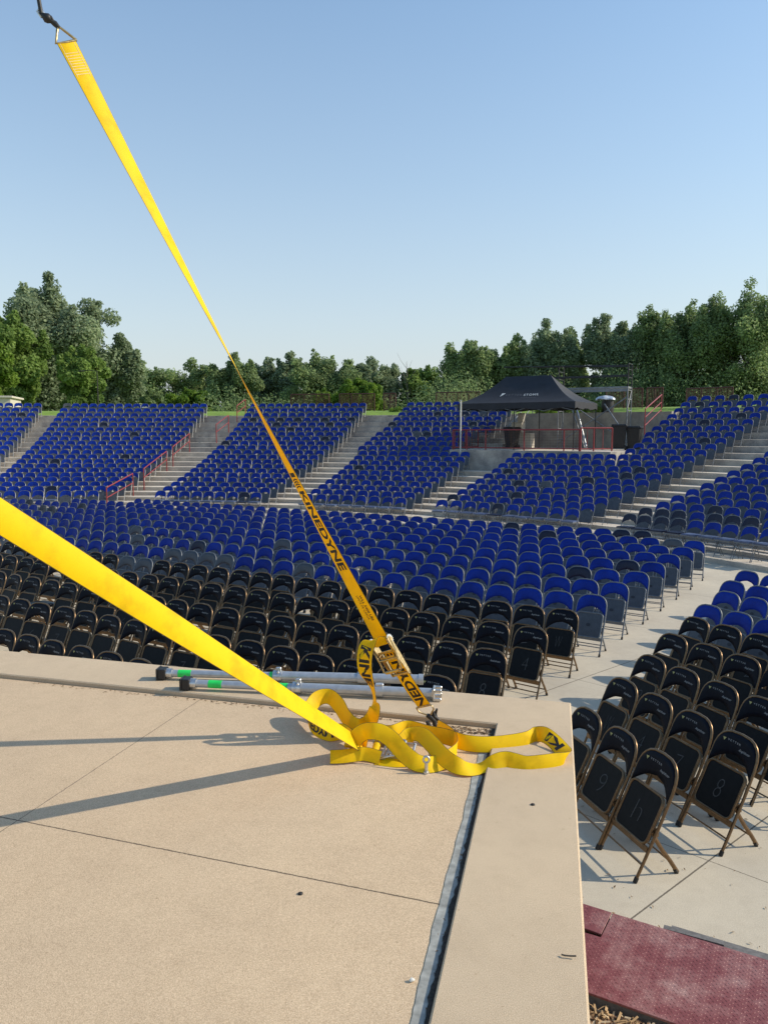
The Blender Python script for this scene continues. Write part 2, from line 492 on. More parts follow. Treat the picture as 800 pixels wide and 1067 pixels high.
# a white scrap, small stones
mb = MB(); p = PZ(429, 1024, SLZ)
mb.tube([p+V((-.006, 0, .003)), p+V((0, .002, .007)), p+V((.008, .004, .004))], [.004, .007, .003], n=7)
tag(mb.build('pebble', 'white_scrap'), 'small white pebble lying beside the grey side joint', 'pebble')
for k, (px, py, lab) in enumerate([(313, 932, 'small dark bolt head sunk in the middle of the slab'), (555, 839, 'small dark bolt head in the side cap near the yellow strap loop')]):
    p = PZ(px, py, SLZ if px < 500 else STG); mb = MB()
    mb.tube([p+V((0, 0, -.004)), p+V((0, 0, .004)), p+V((0, 0, .006))], [.009, .009, .004], n=10)
    tag(mb.build('bolt', 'rubber'), lab, 'bolt', 'bolts set in the stage')
p = PZ(466, 765, SLZ); mb = MB()
mb.tube([p+V((0, 0, -.01)), p+V((0, 0, .03))], .009, n=8); mb.box(p+V((0, 0, .032)), (.03, .03, .012), 0, None, .003)
tag(mb.build('anchor_bolt', 'zinc_silver'), 'silver anchor bolt standing up beside the upper yellow loop', 'bolt')
mb = MB(); a = PZ(592, 996, STG+.006); 
mb.tube([a+V((-.02, .004, 0)), a+V((-.01, -.003, 0.002)), a+V((.006, -.005, .002)), a+V((.022, -.008, .004))], .0025, n=6)
tag(mb.build('twig', 'bark'), 'small dry twig lying on the side edge of the stage', 'twig')

# ------------------------------------------------------------------ ramp, mulch, floor debris
rdv = V((.87, -.493)); rn = V((rdv.y, -rdv.x))          # along the ramp / toward the camera
rn = V((-.493, -.87))
A0 = PZ(612, 943, .09).xy
def rp(s, t, z): p = A0+rdv*s+rn*t; return V((p.x, p.y, z))
ramp_o = empty('ramp', rp(0, 0, 0), label='dark red diamond plate ramp lying on the floor beside the stage', cat='ramp')
inv = -V(rp(0, 0, 0))
mb = MB(); TH = .012; RZ = .085
Wd = .765
def plate(mb, poly, z):
    pts = [rp(s, t, 0).xy for s, t in poly]
    prism(mb, [p+inv.xy for p in pts][::-1], z-TH, z, bev=.002)
main = [(.15, 0), (4.2, 0), (4.2, Wd), (-.6, Wd), (-.6, .30), (.12, .30)]
plate(mb, [(.16, 0), (4.2, 0), (4.2, Wd), (-.6, Wd), (-.6, .30), (.15, .27)], RZ)
plate(mb, [(-.6, -.02), (.15, -.01), (.145, .235), (-.6, .20)], RZ-.004)
def lozenges(mb, poly_test, s0, s1, t0, t1, z):
    d = .030; r = 0
    t = t0+.012
    while t < t1-.01:
        s = s0+.012+(d/2 if r % 2 else 0); k = 0
        while s < s1-.01:
            if poly_test(s, t):
                al = .7 if (r+k) % 2 else -.7
                dx = V((math.cos(al), math.sin(al)))*.010; dy = V((-math.sin(al), math.cos(al)))*.0032
                P4 = [rp(s+q.x, t+q.y, z)+inv for q in (-dx, dy, dx, -dy)]
                top = rp(s, t, z+.0022)+inv
                mb.add(P4+[top], [(0, 4, 1), (1, 4, 2), (2, 4, 3), (3, 4, 0)][::1], 0)
            s += d; k += 1
        t += d*.62; r += 1
lozenges(mb, lambda s, t: (t > .29 or s > .175), -.5, 2.2, 0.01, Wd, RZ+.0002)
lozenges(mb, lambda s, t: t < .2, -.5, .14, 0.0, .2, RZ-.0038)
mb.build('plate', 'red_plate', ramp_o)
mb = MB()
for t in (.06, Wd-.03): mb.bar(rp(-.6, t, .03)+inv, rp(4.2, t, .03)+inv, .04, .075)
mb.build('side_rail', 'rust_edge', ramp_o)
mb = MB(); 
mb.bar(rp(.50, -.045, .045)+inv, rp(4.2, -.045, .045)+inv, .07, .05)
mb.bar(rp(.46, -.03, .072)+inv, rp(.8, -.04, .077)+inv, .04, .012)
mb.build('edge_strip', 'rust_edge', ramp_o)
mb = MB()
pts = [rp(-.6, Wd+.02, .012).xy, rp(4.2, Wd+.02, .012).xy, rp(4.2, 3.2, 0).xy, rp(-.6, 3.2, 0).xy]
nx, ny = 50, 40; vs = []; fs = []
for i in range(nx+1):
    for j in range(ny+1):
        p = rp(-.6+4.8*i/nx, Wd+.02+2.4*j/ny, .012+random.random()*.03); vs.append(p)
for i in range(nx):
    for j in range(ny):
        a = i*(ny+1)+j; fs.append((a, a+1, a+ny+2, a+ny+1))
mb.add(vs, fs, 0, True); tag(mb.build('mulch_bed', 'mulch'), kind='structure')
mb = MB()
for k in range(3800):
    p = rp(random.uniform(-.4, 1.4), Wd+.03+random.random()*.75, .03+random.random()*.03)
    a = random.random()*6.28; d = V((math.cos(a), math.sin(a), random.uniform(-.4, .4)))*random.uniform(.01, .035)
    s = V((-math.sin(a), math.cos(a), random.uniform(-.5, .5)))*random.uniform(.003, .007)
    mb.add([p-d-s, p+d-s, p+d+s, p-d+s], [(0, 1, 2, 3)], random.choice((0, 0, 1, 2)))
for m_, c_ in (('chip_tan', (.42, .27, .13)), ('chip_brown', (.20, .10, .045)), ('chip_pale', (.60, .47, .30))): simple(m_, c_, .9, 0, .3, 40)
tag(mb.build('wood_chips', ['chip_tan', 'chip_brown', 'chip_pale']), 'loose tan wood chips in the bed below the red ramp', 'wood chips', kind='stuff')
sp = []
for k in range(330):
    if k % 3 == 0:
        q_ = rp(random.uniform(0, 2), -.03-abs(random.gauss(0, .05)), 0); sp.append((q_.x, q_.y, .004))
    else:
        sp.append((random.uniform(1.3, 4.5), random.uniform(4.0, 7.5), .004))
litter('fallen_leaves', sp, .012, 'leaf_litter', 'scattered dry leaf bits on the pale concrete floor beside the ramp', 'leaf litter')

# ------------------------------------------------------------------ chairs
def lean(z): # y of the tube plane at height z
    ks = [(0, -.175), (.12, -.115), (.42, .03), (.62, .118), (.72, .150), (.80, .165)]
    for (a, ya), (b, yb) in zip(ks, ks[1:]):
        if z <= b: return ya+(yb-ya)*(z-a)/(b-a)
    return ks[-1][1]
def bow(x): return .030*(1-(x/.215)**2)
def arch(th):
    c, s = math.cos(th), math.sin(th)
    x = .213*math.copysign(abs(c)**.62, c); z = .60+.188*abs(s)**.78
    return x, z
def tube_path(n=12):
    L = [V((-.222, lean(0), .004)), V((-.219, lean(.12), .12)), V((-.216, lean(.42), .42)), V((-.214, lean(.58), .58))]
    for i in range(n+1):
        x, z = arch(math.pi-math.pi*i/n)
        L.append(V((x, lean(z)+bow(x), z)))
    L += [V((.214, lean(.58), .58)), V((.216, lean(.42), .42)), V((.219, lean(.12), .12)), V((.222, lean(0), .004))]
    return L
def panel(mb, n=14, rows=4, off=-.006, th=.020, mi=0):
    g = []
    for side in (0, 1):
        for j in range(rows+1):
            for i in range(n+1):
                x0, zt = arch(math.pi-math.pi*i/n)
                x = x0*.975
                zl = .632-.105*(abs(x)/.208)**2.0
                zt2 = zt-.006
                if zt2 < zl: zt2 = zl+.001
                t = j/rows; z = zl+(zt2-zl)*t
                puff = .010*math.sin(math.pi*min(1, max(0, t)))*(1-(abs(x)/.215)**4)
                y = lean(z)+bow(x)+off+(-th/2-puff if side == 0 else th/2)
                g.append(V((x, y, z)))
    fs = []; W = n+1; S = W*(rows+1)
    for j in range(rows):
        for i in range(n):
            a = j*W+i
            fs.append((a, a+1, a+W+1, a+W)); fs.append((S+a, S+a+W, S+a+W+1, S+a+1))
    for i in range(n):
        fs.append((i, S+i, S+i+1, i+1)); a = rows*W+i; fs.append((a, a+1, S+a+1, S+a))
    for j in range(rows):
        a = j*W; fs.append((a, a+W, S+a+W, S+a)); a = j*W+n; fs.append((a, S+a, S+a+W, a+W))
    mb.add(g, fs, mi, True)
def panel_front(x, z):   # a point on the printed face
    t = (z-.61)/.17
    return V((x, lean(z)+bow(x)-.006-.010-.010*math.sin(math.pi*min(1, max(0, t)))*(1-(abs(x)/.215)**4)-.0035, z))
def rrect(w, h, r, n=4):
    pts = []
    for cx, cy, a0 in ((w-r, h-r, 0), (-w+r, h-r, 90), (-w+r, -h+r, 180), (w-r, -h+r, 270)):
        for k in range(n+1):
            a = math.radians(a0+90*k/n); pts.append((cx+r*math.cos(a), cy+r*math.sin(a)))
    return pts
def seat_meshes(up, mats, digit=None, oval=False):
    """seat pan with rim tube, underside and pad; hinged low at the front when folded up"""
    mb = MB()
    w, h = .188, .175
    if up:
        c = V((0, -.002, .392)); ax = V((0, .43, .90)).normalized()
    else:
        c = V((0, -.035, .435)); ax = V((0, -1, .06)).normalized()
    xx = V((1, 0, 0)); nn = xx.cross(ax)           # points to the underside (front when up)
    if not up: nn = V((0, 0, -1))
    P = lambda x, y, o: c+xx*x+ax*y+nn*o
    rim = rrect(w, h, .05)
    L = [P(x, y, .004) for x, y in rim]
    mb.tube(L+[L[0], L[1]], .011, 0, 6, cap=False)
    inner = rrect(w-.006, h-.006, .046)
    mb.add([P(x, y, .006) for x, y in inner], [tuple(range(len(inner)))], 1)
    pr = rrect(w-.004, h-.004, .048); pr2 = rrect(w-.03, h-.03, .035)
    k = len(pr)
    vs = [P(x, y, 0) for x, y in pr]+[P(x, y, -.026) for x, y in pr]+[P(x, y, -.040) for x, y in pr2]
    fs = [(i, (i+1) % k, k+(i+1) % k, k+i) for i in range(k)]+[(k+i, k+(i+1) % k, 2*k+(i+1) % k, 2*k+i) for i in range(k)]+[tuple(range(2*k, 3*k))]
    mb.add(vs, fs, 2, True)
    if oval:
        o = [(.032*math.cos(a*.3927), .02+.024*math.sin(a*.3927)) for a in range(16)]
        mb.add([P(x, y-.02, .0085) for x, y in o], [tuple(range(16))], 3)
    if digit:
        sx = {'4': .075, '8': .065, '1': .03, '7': .07}.get(digit, .085)
        vs_, fs_ = text_polys(digit, bold=-.026)
        mb.add([P(v.x*sx+v.y*.012, v.y*.15+v.x*.01, .0085) for v in vs_], fs_, 3)
    return mb, mats
def make_chair(kind, digit=None, seat_up=True, blank=False, black_back=False):
    fm = 'bronze_metal' if kind == 'black' else 'grey_metal'
    bm_ = {'black': 'black_vinyl', 'blue': 'blue_vinyl'}[kind]
    if black_back: bm_ = 'navy_vinyl'
    if blank: bm_ = 'grey_pan'
    parts = []
    mb = MB(); mb.tube(tube_path(), .0115, 0, 8)
    for sx in (-1, 1): mb.tube([(sx*.222, lean(0), .0), (sx*.221, lean(.03)+.001, .035)], .0155, 1, 8)
    parts.append(('frame', mb.build('frame', [fm, 'rubber'], link=False), []))
    for sx in (-1, 1):
        mb = MB()
        P = [(sx*.198, -.03, .335), (sx*.198, .0, .27), (sx*.199, .055, .185), (sx*.200, .12, .10), (sx*.200, .185, .004)]
        mb.tube(P, .0095, 0, 6, ry=.017)
        mb.tube([(sx*.200, .181, 0), (sx*.200, .160, .03)], .014, 1, 8)
        parts.append(('leg', mb.build('leg', [fm, 'rubber'], link=False), []))
    mb = MB()
    mb.bar((-.214, lean(.225)-.016, .218), (.214, lean(.225)-.016, .218), .012, .045)
    for sx in (-1, 1):
        mb.box((sx*.205, lean(.35)+.0, .33), (.012, .03, .06))
        mb.bar((sx*.207, lean(.5), .5), (sx*.200, .0, .30), .008, .016)
    parts.append(('front_rail', mb.build('front_rail', [fm], link=False), []))
    mb = MB(); mb.tube([(-.218, lean(.115), .115), (.218, lean(.115), .115)], .007, 0, 6)
    parts.append(('stretcher', mb.build('stretcher', [fm], link=False), []))
    mb = MB(); mb.tube([(-.2, .135, .082), (.2, .135, .082)], .007, 0, 6)
    parts.append(('stretcher', mb.build('stretcher', [fm], link=False), []))
    if kind == 'black': mats = [fm, 'black_pan', 'seat_vinyl', 'chalk']
    else: mats = [fm, 'grey_pan', 'blue_vinyl', 'oval_sticker']
    mb, mats = seat_meshes(seat_up, mats, digit, kind == 'blue')
    parts.append(('seat', mb.build('seat', mats, link=False), []))
    mb = MB(); panel(mb); bk = mb.build('backrest', [bm_], link=False)
    kids = []
    if kind == 'black':
        mb = MB()
        txt_into(mb, 'VETTER', lambda a, b: panel_front(-.035+a*.125, .724+b*.015-a*.004), 0, space=1.5, bold=.004)
        kids.append(('lettering', mb.build('lettering', ['print_dimmer', 'print_gold'], link=False))); mb = MB()
        txt_into(mb, 'Amphitheater', lambda a, b: panel_front(.085+a*.125, .683+b*.026), 0, shear=.55, space=.92)
        kids.append(('lettering', mb.build('lettering', ['print_dimmer', 'print_gold'], link=False))); mb = MB()
        mb.add([panel_front(-.142, .732), panel_front(-.112, .732), panel_front(-.127, .708)], [(0, 2, 1)], 1)
        kids.append(('emblem', mb.build('emblem', ['print_dimmer', 'print_gold'], link=False)))
    parts.append(('backrest', bk, kids))
    return parts
simple('print_dimmer', (.34, .34, .33), .7, 0, .4, 60)
PROTO = {}
for k in ('4', '8', 'h', '9', '6', '2', '7', 'W', None): PROTO[('black', k)] = make_chair('black', k)
PROTO['black_down'] = make_chair('black', None, False)
PROTO['blue'] = make_chair('blue'); PROTO['blue_down'] = make_chair('blue', None, False)
PROTO['blank'] = make_chair('blue', blank=True); PROTO['navy'] = make_chair('blue', black_back=True)
def place(proto, name, loc, rz, label, group):
    t = empty(name, loc, rz, label=label, cat='chair', group=group)
    for nm, o, kids in proto:
        c = o.copy(); c.name = nm; col.objects.link(c); c.parent = t
        for kn, ko in kids:
            d = ko.copy(); d.name = kn; col.objects.link(d); d.parent = c
    return t
ORD = 'first second third fourth fifth sixth seventh eighth ninth tenth eleventh twelfth thirteenth fourteenth fifteenth sixteenth seventeenth eighteenth nineteenth twentieth'.split()
def ordn(n):
    if n <= 20: return ORD[n-1]
    t, u = divmod(n, 10); tens = ['twenty', 'thirty', 'forty', 'fifty'][t-2]
    return (tens+'-'+ORD[u-1]) if u else tens[:-1]+'ieth'
def project(p):
    z = p.z-CH; d = p.y*math.cos(PIT)-z*math.sin(PIT)
    if d <= .1: return None
    return 400+F*p.x/d, 533.5-F*(p.y*math.sin(PIT)+z*math.cos(PIT))/d
near = []; far = []
rowdir = V((-.855, .518)).normalized(); rstep = V((.612, .912)); a1 = V((1.13, 8.02))
faceA = math.atan2(rowdir.x, 0)   # placeholder
def facing(rd_):  # rotation so that local +x follows rd_ reversed (from the audience's left to right as seen by camera)
    return math.atan2(rd_[1], rd_[0])
rzA = facing((-rowdir.x, -rowdir.y))
for r in range(-1, 12):
    e0 = a1+rstep*(r-1)
    # apex of the back sits .18 behind the chair's centre
    for k in range(0, 70):
        sag = -.004*(k*.1)**2*0
        p = e0+rowdir*(k*.462)
        p = p+V((random.gauss(0, .009), random.gauss(0, .012)))
        c = p-V((.518, .855))*.18
        if (V((p.x-CX, p.y-CY))).length > R0-2.0: continue
        pr = project(V((p.x, p.y, .78)))
        if pr is None or pr[0] < -22: continue
        rz = rzA+random.gauss(0, .04)
        black = r <= 3
        kind = 'black' if black else 'blue'
        u = random.random()
        x_ = pr[0]
        if black:
            pk = ('black', random.choice([None]*5+['4', '8', 'h', '9', '6', '2', '7']))
            if r == 1 and k == 0: pk = ('black', '8')
            if r == 2 and k == 0: pk = ('black', '4')
            if r == 3 and k == 0: pk = ('black', 'W')
            if u < .07 and k > 2: pk = 'black_down'
            if r == 3 and 118 < x_ < 162: pk = 'blank'; kind = 'grey'
        else:
            pk = 'blue'
            if k > 1 and u < .035: pk = 'blue_down'
            elif k > 1 and u < .075: pk = 'navy'; kind = 'navy'
            elif u > .99: pk = 'blank'; kind = 'grey'
            if r == 4 and 170 < x_ < 250: pk = 'blank'; kind = 'grey'
            if r == 6 and 280 < x_ < 312: pk = 'blank'; kind = 'grey'
            if (r, k) in ((7, 1), (6, 2), (11, 3)): pk = 'navy'; kind = 'navy'
        near.append(dict(p=c, rz=rz, pk=pk, kind=kind, block='A', row=r, seat=k, d=c.length, px=pr))
Bends = {1: ((1.73, 6.20), 3), 2: ((2.26, 6.97), 4), 3: ((2.79, 7.73), 5), 4: ((3.33, 8.57), 5), 5: ((3.92, 9.39), 6), 6: ((4.37, 10.08), 6), 7: ((4.99, 10.95), 6), 8: ((5.45, 11.74), 6), 9: ((6.08, 12.6), 5), 10: ((6.7, 13.4), 4)}
Bdir = {1: (.29, -.957), 2: (.346, -.938), 3: (.37, -.93), 4: (.435, -.90), 5: (.435, -.90), 6: (.46, -.888), 7: (.46, -.888), 8: (.47, -.883), 9: (.48, -.877), 10: (.48, -.877)}
for r, (e0, n) in Bends.items():
    d = V(Bdir[r]).normalized(); nrm = V((-d.y, d.x))     # away from the stage
    for k in range(n):
        p = V(e0)+d*(k*.46)+V((random.gauss(0, .006), random.gauss(0, .006)))
        if r == 10: break
        c = p-nrm*.18
        kind = 'black' if r <= 5 else 'blue'
        pk = ('black', [None, '9', '4', 'h', None, '2', '8'][(r*2+k) % 7]) if kind == 'black' else 'blue'
        if r == 1: pk = ('black', ['2', '9', 'h'][k])
        if r == 2: pk = ('black', ['W', '4', '7', '8'][k])
        if r == 9 and k == 0: pk = 'blue_down'
        near.append(dict(p=c, rz=facing(d)+random.gauss(0, .015), pk=pk, kind=kind, block='B', row=r, seat=k, d=c.length*.8, px=project(V((p.x, p.y, .78)))))
near.sort(key=lambda q: q['d'])
kept = 0
for q in near:
    vis = q['px'] is not None and -15 < q['px'][0] < 815
    if q['block'] == 'A' and q['px'] is not None:     # hidden below the stage edge
        if q['px'][0] < 600 and q['px'][1] > 677+.095*q['px'][0]+4: vis = False
    if vis and kept < 296:
        kept += 1
        rr = q['row']+2 if q['block'] == 'A' else q['row']
        colr = {'black': 'black folding chair', 'blue': 'blue folding chair', 'navy': 'dark-backed folding chair', 'grey': 'bare grey folding chair'}[q['kind']]
        if q['block'] == 'A': lab = '%s, %s from aisle, %s row, wide block before stage' % (colr, ordn(q['seat']+1), ordn(rr))
        else: lab = '%s, %s from aisle, %s row, block right of aisle' % (colr, ordn(q['seat']+1), ordn(rr))
        pr_ = PROTO[q['pk']]
        gp = {'black': 'black folding chairs in rows near the stage', 'blue': 'blue folding chairs in rows behind the black ones', 'navy': 'dark-backed chairs among the blue rows', 'grey': 'bare grey chairs among the rows'}[q['kind']]
        place(pr_, 'folding_chair', (q['p'].x, q['p'].y, 0), q['rz'], lab, gp)
    else:
        pk = q['pk']; code = 0
        if q['kind'] == 'black': code = 2
        if pk == 'navy': code = 1
        if pk == 'blank': code = 3
        far.append((q['p'].x, q['p'].y, 0, q['rz'], code, 'down' in str(pk)))
# tier sections
SECT = [(-27.5, -12.1, -12.1, 0, 19), (-10.45, 2.0, 1.6, 0, 19), (5.9, 16.9, 15.4, 0, 19), (20.6, 31.2, 27.0, 0, 9), (18.7, 27.0, 27.0, 10, 13), (18.9, 28.4, 28.0, 14, 19),
        (33.6, 46.6, 46.6, 0, 9), (40.9, 46.8, 46.6, 10, 19), (50.0, 62, 62, 0, 19), (-43, -30.5, -30.5, 0, 19)]
for (aL, aR0, aR1, i0, i1) in SECT:
    for i in range(i0, i1+1):
        t = i/19
        l = aL; rr_ = aR0+(aR1-aR0)*t
        if aL == 5.9: l = 6.3-1.0*t; 
        if aL == 20.6: l = 20.9-2.3*min(1, i/13)
        if aL == 33.6: l = 34.0-1.4*i/10
        if i >= 13 and aL == 40.9: l = 40.5
        if aL == 50.0: l = 50.0+.03*i
        R = R0+RD*i
        if i == 0 and aL == -10.45: rr_ = .9
        arc = math.radians(rr_-l)*R-.45
        s = .468
        if aL > 33: s = .47+.07*max(0, t-.5)/.5
        n = int(arc/s)+1
        s = arc/(n-1) if n > 1 else .47
        for k in range(n):
            a = l+math.degrees((.225+k*s)/R)+random.gauss(0, .0004)*57/R*10
            c = TP(a, R-.18+random.gauss(0, .02), FZ[i])
            pr = project(c)
            if pr is None or pr[0] < -15 or pr[0] > 815: continue
            code = 0; u = random.random()
            if u < .035: code = 1
            elif u > .996: code = 3
            if aL == 5.9 and i in (14, 15, 16) and u < .16: code = 1
            if aL == 50.0 and i in (0, 1) and k < 7 and (i+k) % 5 < 4 and not (i == 0 and k > 4): code = 1
            down = (i == 0 and aL > 5) or random.random() < .05 or (i == 0 and random.random() < .4)
            far.append((c.x, c.y, c.z, math.radians(-a)+random.gauss(0, .02), code, down))
# one low detail chair shape, written many times into one mesh
def far_shape(down):
    mb = MB()
    n = 8
    front = []
    for j in range(3):
        for i in range(n+1):
            x0, zt = arch(math.pi-math.pi*i/n); x = x0*.975
            zl = .632-.105*(abs(x)/.208)**2; z = zl+(max(zt-.004, zl+.001)-zl)*j/2
            front.append(V((x, lean(z)+bow(x)-.012-(.008 if j == 1 else 0), z)))
    W = n+1
    mb.add(front, [(j*W+i, j*W+i+1, (j+1)*W+i+1, (j+1)*W+i) for j in range(2) for i in range(n)], 0, True)
    L = [V((-.222, lean(0), 0)), V((-.216, lean(.42), .42))]
    for i in range(0, n+1):
        x, z = arch(math.pi-math.pi*i/n); L.append(V((x, lean(z)+bow(x)+.004, z)))
    L += [V((.216, lean(.42), .42)), V((.222, lean(0), 0))]
    mb.tube(L, .0105, 1, 4, cap=False)
    for sx in (-1, 1):
        mb.tube([(sx*.198, -.03, .335), (sx*.199, .055, .185), (sx*.2, .185, 0)], .0105, 1, 4, cap=False)
    mb.tube([(-.218, lean(.115), .115), (.218, lean(.115), .115)], .008, 1, 4, cap=False)
    mb.tube([(-.2, .135, .082), (.2, .135, .082)], .008, 1, 4, cap=False)
    mb.bar((-.214, lean(.255)-.004, .255), (.214, lean(.255)-.004, .255), .012, .036, 1)
    if down:
        mb.box((0, -.03, .425), (.40, .36, .03), 1); mb.box((0, -.03, .453), (.385, .345, .026), 3)
    else:
        ax = V((0, .43, .90)).normalized(); M = Matrix((V((1, 0, 0)), V((0, ax.z, -ax.y)), ax)).transposed()
        mb.box((0, .0, .392), (.385, .02, .36), 2, M)
    return mb
FS = {False: far_shape(False), True: far_shape(True)}
VS, FSs, MI = [], [], []; off = 0
simple('seat_top_sky_sheen', (.10, .13, .22), .3, 0, .4, 1.5)  # lowered seat pads: sky reflection mixed into the vinyl colour as grey-blue
MATF = ['blue_vinyl', 'grey_metal', 'grey_pan', 'seat_top_sky_sheen', 'navy_vinyl', 'black_vinyl', 'bronze_metal', 'black_pan']
remap = {0: [0, 1, 2, 3], 1: [4, 1, 2, 4], 2: [5, 6, 7, 5], 3: [2, 1, 2, 3]}
SH = {}
for d_, m_ in FS.items():
    SH[d_] = (np.array(m_.v), m_.f, np.array(m_.m))
for (x, y, z, rz, code, down) in far:
    v, f, mi = SH[down]
    c, s = math.cos(rz), math.sin(rz)
    vv = np.stack([v[:, 0]*c-v[:, 1]*s+x, v[:, 0]*s+v[:, 1]*c+y, v[:, 2]+z], 1)
    VS.append(vv); FSs += [tuple(i+off for i in ff) for ff in f]; MI.append(np.array(remap[code])[mi]); off += len(v)
me = bpy.data.meshes.new('folding_chairs')
me.from_pydata(np.concatenate(VS).tolist(), [], FSs)
for m_ in MATF: me.materials.append(MATS[m_])
me.polygons.foreach_set('material_index', np.concatenate(MI).astype(np.int32)); me.update()
o = bpy.data.objects.new('folding_chairs', me); col.objects.link(o)
tag(o, 'many rows of blue folding chairs on the curved seating terraces and far floor rows', 'chairs', kind='stuff')
print('CHAIRS near', kept, 'far', len(far))

# ------------------------------------------------------------------ straps
def catmull(ps, ns):
    out = []
    n = len(ps)
    for i in range(n-1):
        p0 = ps[max(i-1, 0)]; p1 = ps[i]; p2 = ps[i+1]; p3 = ps[min(i+2, n-1)]
        for k in range(ns):
            t = k/ns
            out.append(tuple(.5*((2*b)+(-a+c)*t+(2*a-5*b+4*c-d)*t*t+(-a+3*b-3*c+d)*t**3) for a, b, c, d in zip(p0, p1, p2, p3)))
    out.append(tuple(ps[-1])); return out
class Ribbon:
    def __init__(s, ctrl, ns=10, wid=.1016, th=.0024, sub=True):
        raw = [tuple(c)+tuple(V(w_).normalized()) for c, w_ in ctrl]
        sm = catmull(raw, ns) if sub else raw
        s.c = [V(q[:3]) for q in sm]; s.w = []; s.n = []; s.L = [0]
        for i, q in enumerate(sm):
            d = (s.c[min(i+1, len(sm)-1)]-s.c[max(i-1, 0)]).normalized()
            w_ = V(q[3:6]); w_ = (w_-d*w_.dot(d)).normalized()
            s.w.append(w_); s.n.append(d.cross(w_).normalized())
            if i: s.L.append(s.L[-1]+(s.c[i]-s.c[i-1]).length)
        s.wid = wid; s.th = th
    def at(s, l, v, side=1, o=.001):
        l = min(max(l, 0), s.L[-1]-1e-6); lo = 0
        import bisect
        i = max(0, bisect.bisect_right(s.L, l)-1); i = min(i, len(s.c)-2)
        t = (l-s.L[i])/max(1e-9, s.L[i+1]-s.L[i])
        c = s.c[i].lerp(s.c[i+1], t); w_ = s.w[i].lerp(s.w[i+1], t); n_ = s.n[i].lerp(s.n[i+1], t)
        return c+w_*v*s.wid+n_*side*(s.th/2+o)
    def mesh(s, mb, mi=0, me_=1):
        vs = []; h = s.th/2; k = 6
        for c, w_, n_ in zip(s.c, s.w, s.n):
            a = s.wid/2; b = a-.0022
            vs += [c-w_*a, c-w_*b-n_*h, c+w_*b-n_*h, c+w_*a, c+w_*b+n_*h, c-w_*b+n_*h]
        m = len(s.c)
        o = len(mb.v)
        f0 = []; f1 = []
        for i in range(m-1):
            for j in range(k):
                q = (i*k+j, (i+1)*k+j, (i+1)*k+(j+1) % k, i*k+(j+1) % k)
                (f0 if j in (1, 4) else f1).append(q)
        mb.add(vs, f0, mi, True)
        mb.f += [tuple(q+o for q in f) for f in f1]; mb.m += [me_]*len(f1); mb.sm += [False]*len(f1)
        mb.add(vs[:k], [tuple(range(k))], me_); mb.add(vs[-k:], [tuple(range(k))[::-1]], me_)
    def text(s, mb, body, l0, l1, v0, v1, side=1, flip=False, mi=0, **kw):
        # l grows along the strap; letters run along l, their tops toward +v (or reversed)
        vs, fs = text_polys(body, **kw)
        lc, vc = (l0+l1)/2, (v0+v1)/2; g_ = -1 if flip else 1
        mb.add([s.at(lc+g_*q.x*(l1-l0), vc+g_*q.y*(v1-v0), side, .0012) for q in vs], fs, mi)
        return
WM = ['yellow_webbing', 'webbing_edge']
# --- strap with the upper end: ring in the sky down to its ratchet
RT_TOP = PY(396, 664, 4.0)
TOP = V((-1.44, 3.66, 4.855))
TOP = PY(69, 43, 3.66)
D = (RT_TOP-TOP).normalized()
TWS = 1
e1 = (V((1, 0, 0))-D*D.x).normalized(); e2 = D.cross(e1)
if e2.y > 0: e2 = -e2     # e2 points toward the camera
ctrl = []
LN = (RT_TOP-TOP).length
for i in range(61):
    t = i/60
    th = math.radians(142-(142-28)*(t**.88))
    wv = e1*math.cos(th)+e2*math.sin(th)*TWS
    sag = V((0, 0, -.02*math.sin(math.pi*t)))
    ctrl.append((TOP+(RT_TOP-TOP)*t+sag, wv))
up = empty('ratchet_strap', RT_TOP*1.0, label='yellow ratchet strap rising to the sky, twisted, printed near its ratchet', cat='strap', group='yellow ratchet straps on the stage')
def reparent(o, root):
    o.parent = root; o.matrix_parent_inverse = Matrix.Translation(-V(root.location))
    return o
R1 = Ribbon(ctrl, sub=False, wid=.092)
mb = MB(); R1.mesh(mb); web1 = reparent(mb.build('webbing', WM), up)
# which side faces the camera near the ratchet
cam_p = V((0, 0, CH))
def side_of(rb, l):
    import bisect
    i = min(len(rb.c)-1, bisect.bisect_right(rb.L, l)); return 1 if rb.n[i].dot(cam_p-rb.c[i]) > 0 else -1
def len_at_y(rb, py):
    best = min(range(len(rb.c)), key=lambda i: abs(project(rb.c[i])[1]-py)); return rb.L[best]
mb = MB()
la, lb = len_at_y(R1, 513), len_at_y(R1, 592); sd = side_of(R1, lb)
import bisect
wi = R1.w[min(len(R1.w)-1, bisect.bisect_right(R1.L, lb))]
pos = 1 if wi.x > 0 else -1
def rtext(rb, mb, body, l0, l1, v0, v1, sd, pos, **kw):
    vs, fs = text_polys(body, **kw); lc, vc = (l0+l1)/2, (v0+v1)/2
    mb.add([rb.at(lc+q.x*(l1-l0), pos*(vc+q.y*(v1-v0)), sd, .0012) for q in vs], fs, 0)
rtext(R1, mb, 'KINEDYNE', la, lb, -.30, .30, sd, pos, bold=.035)
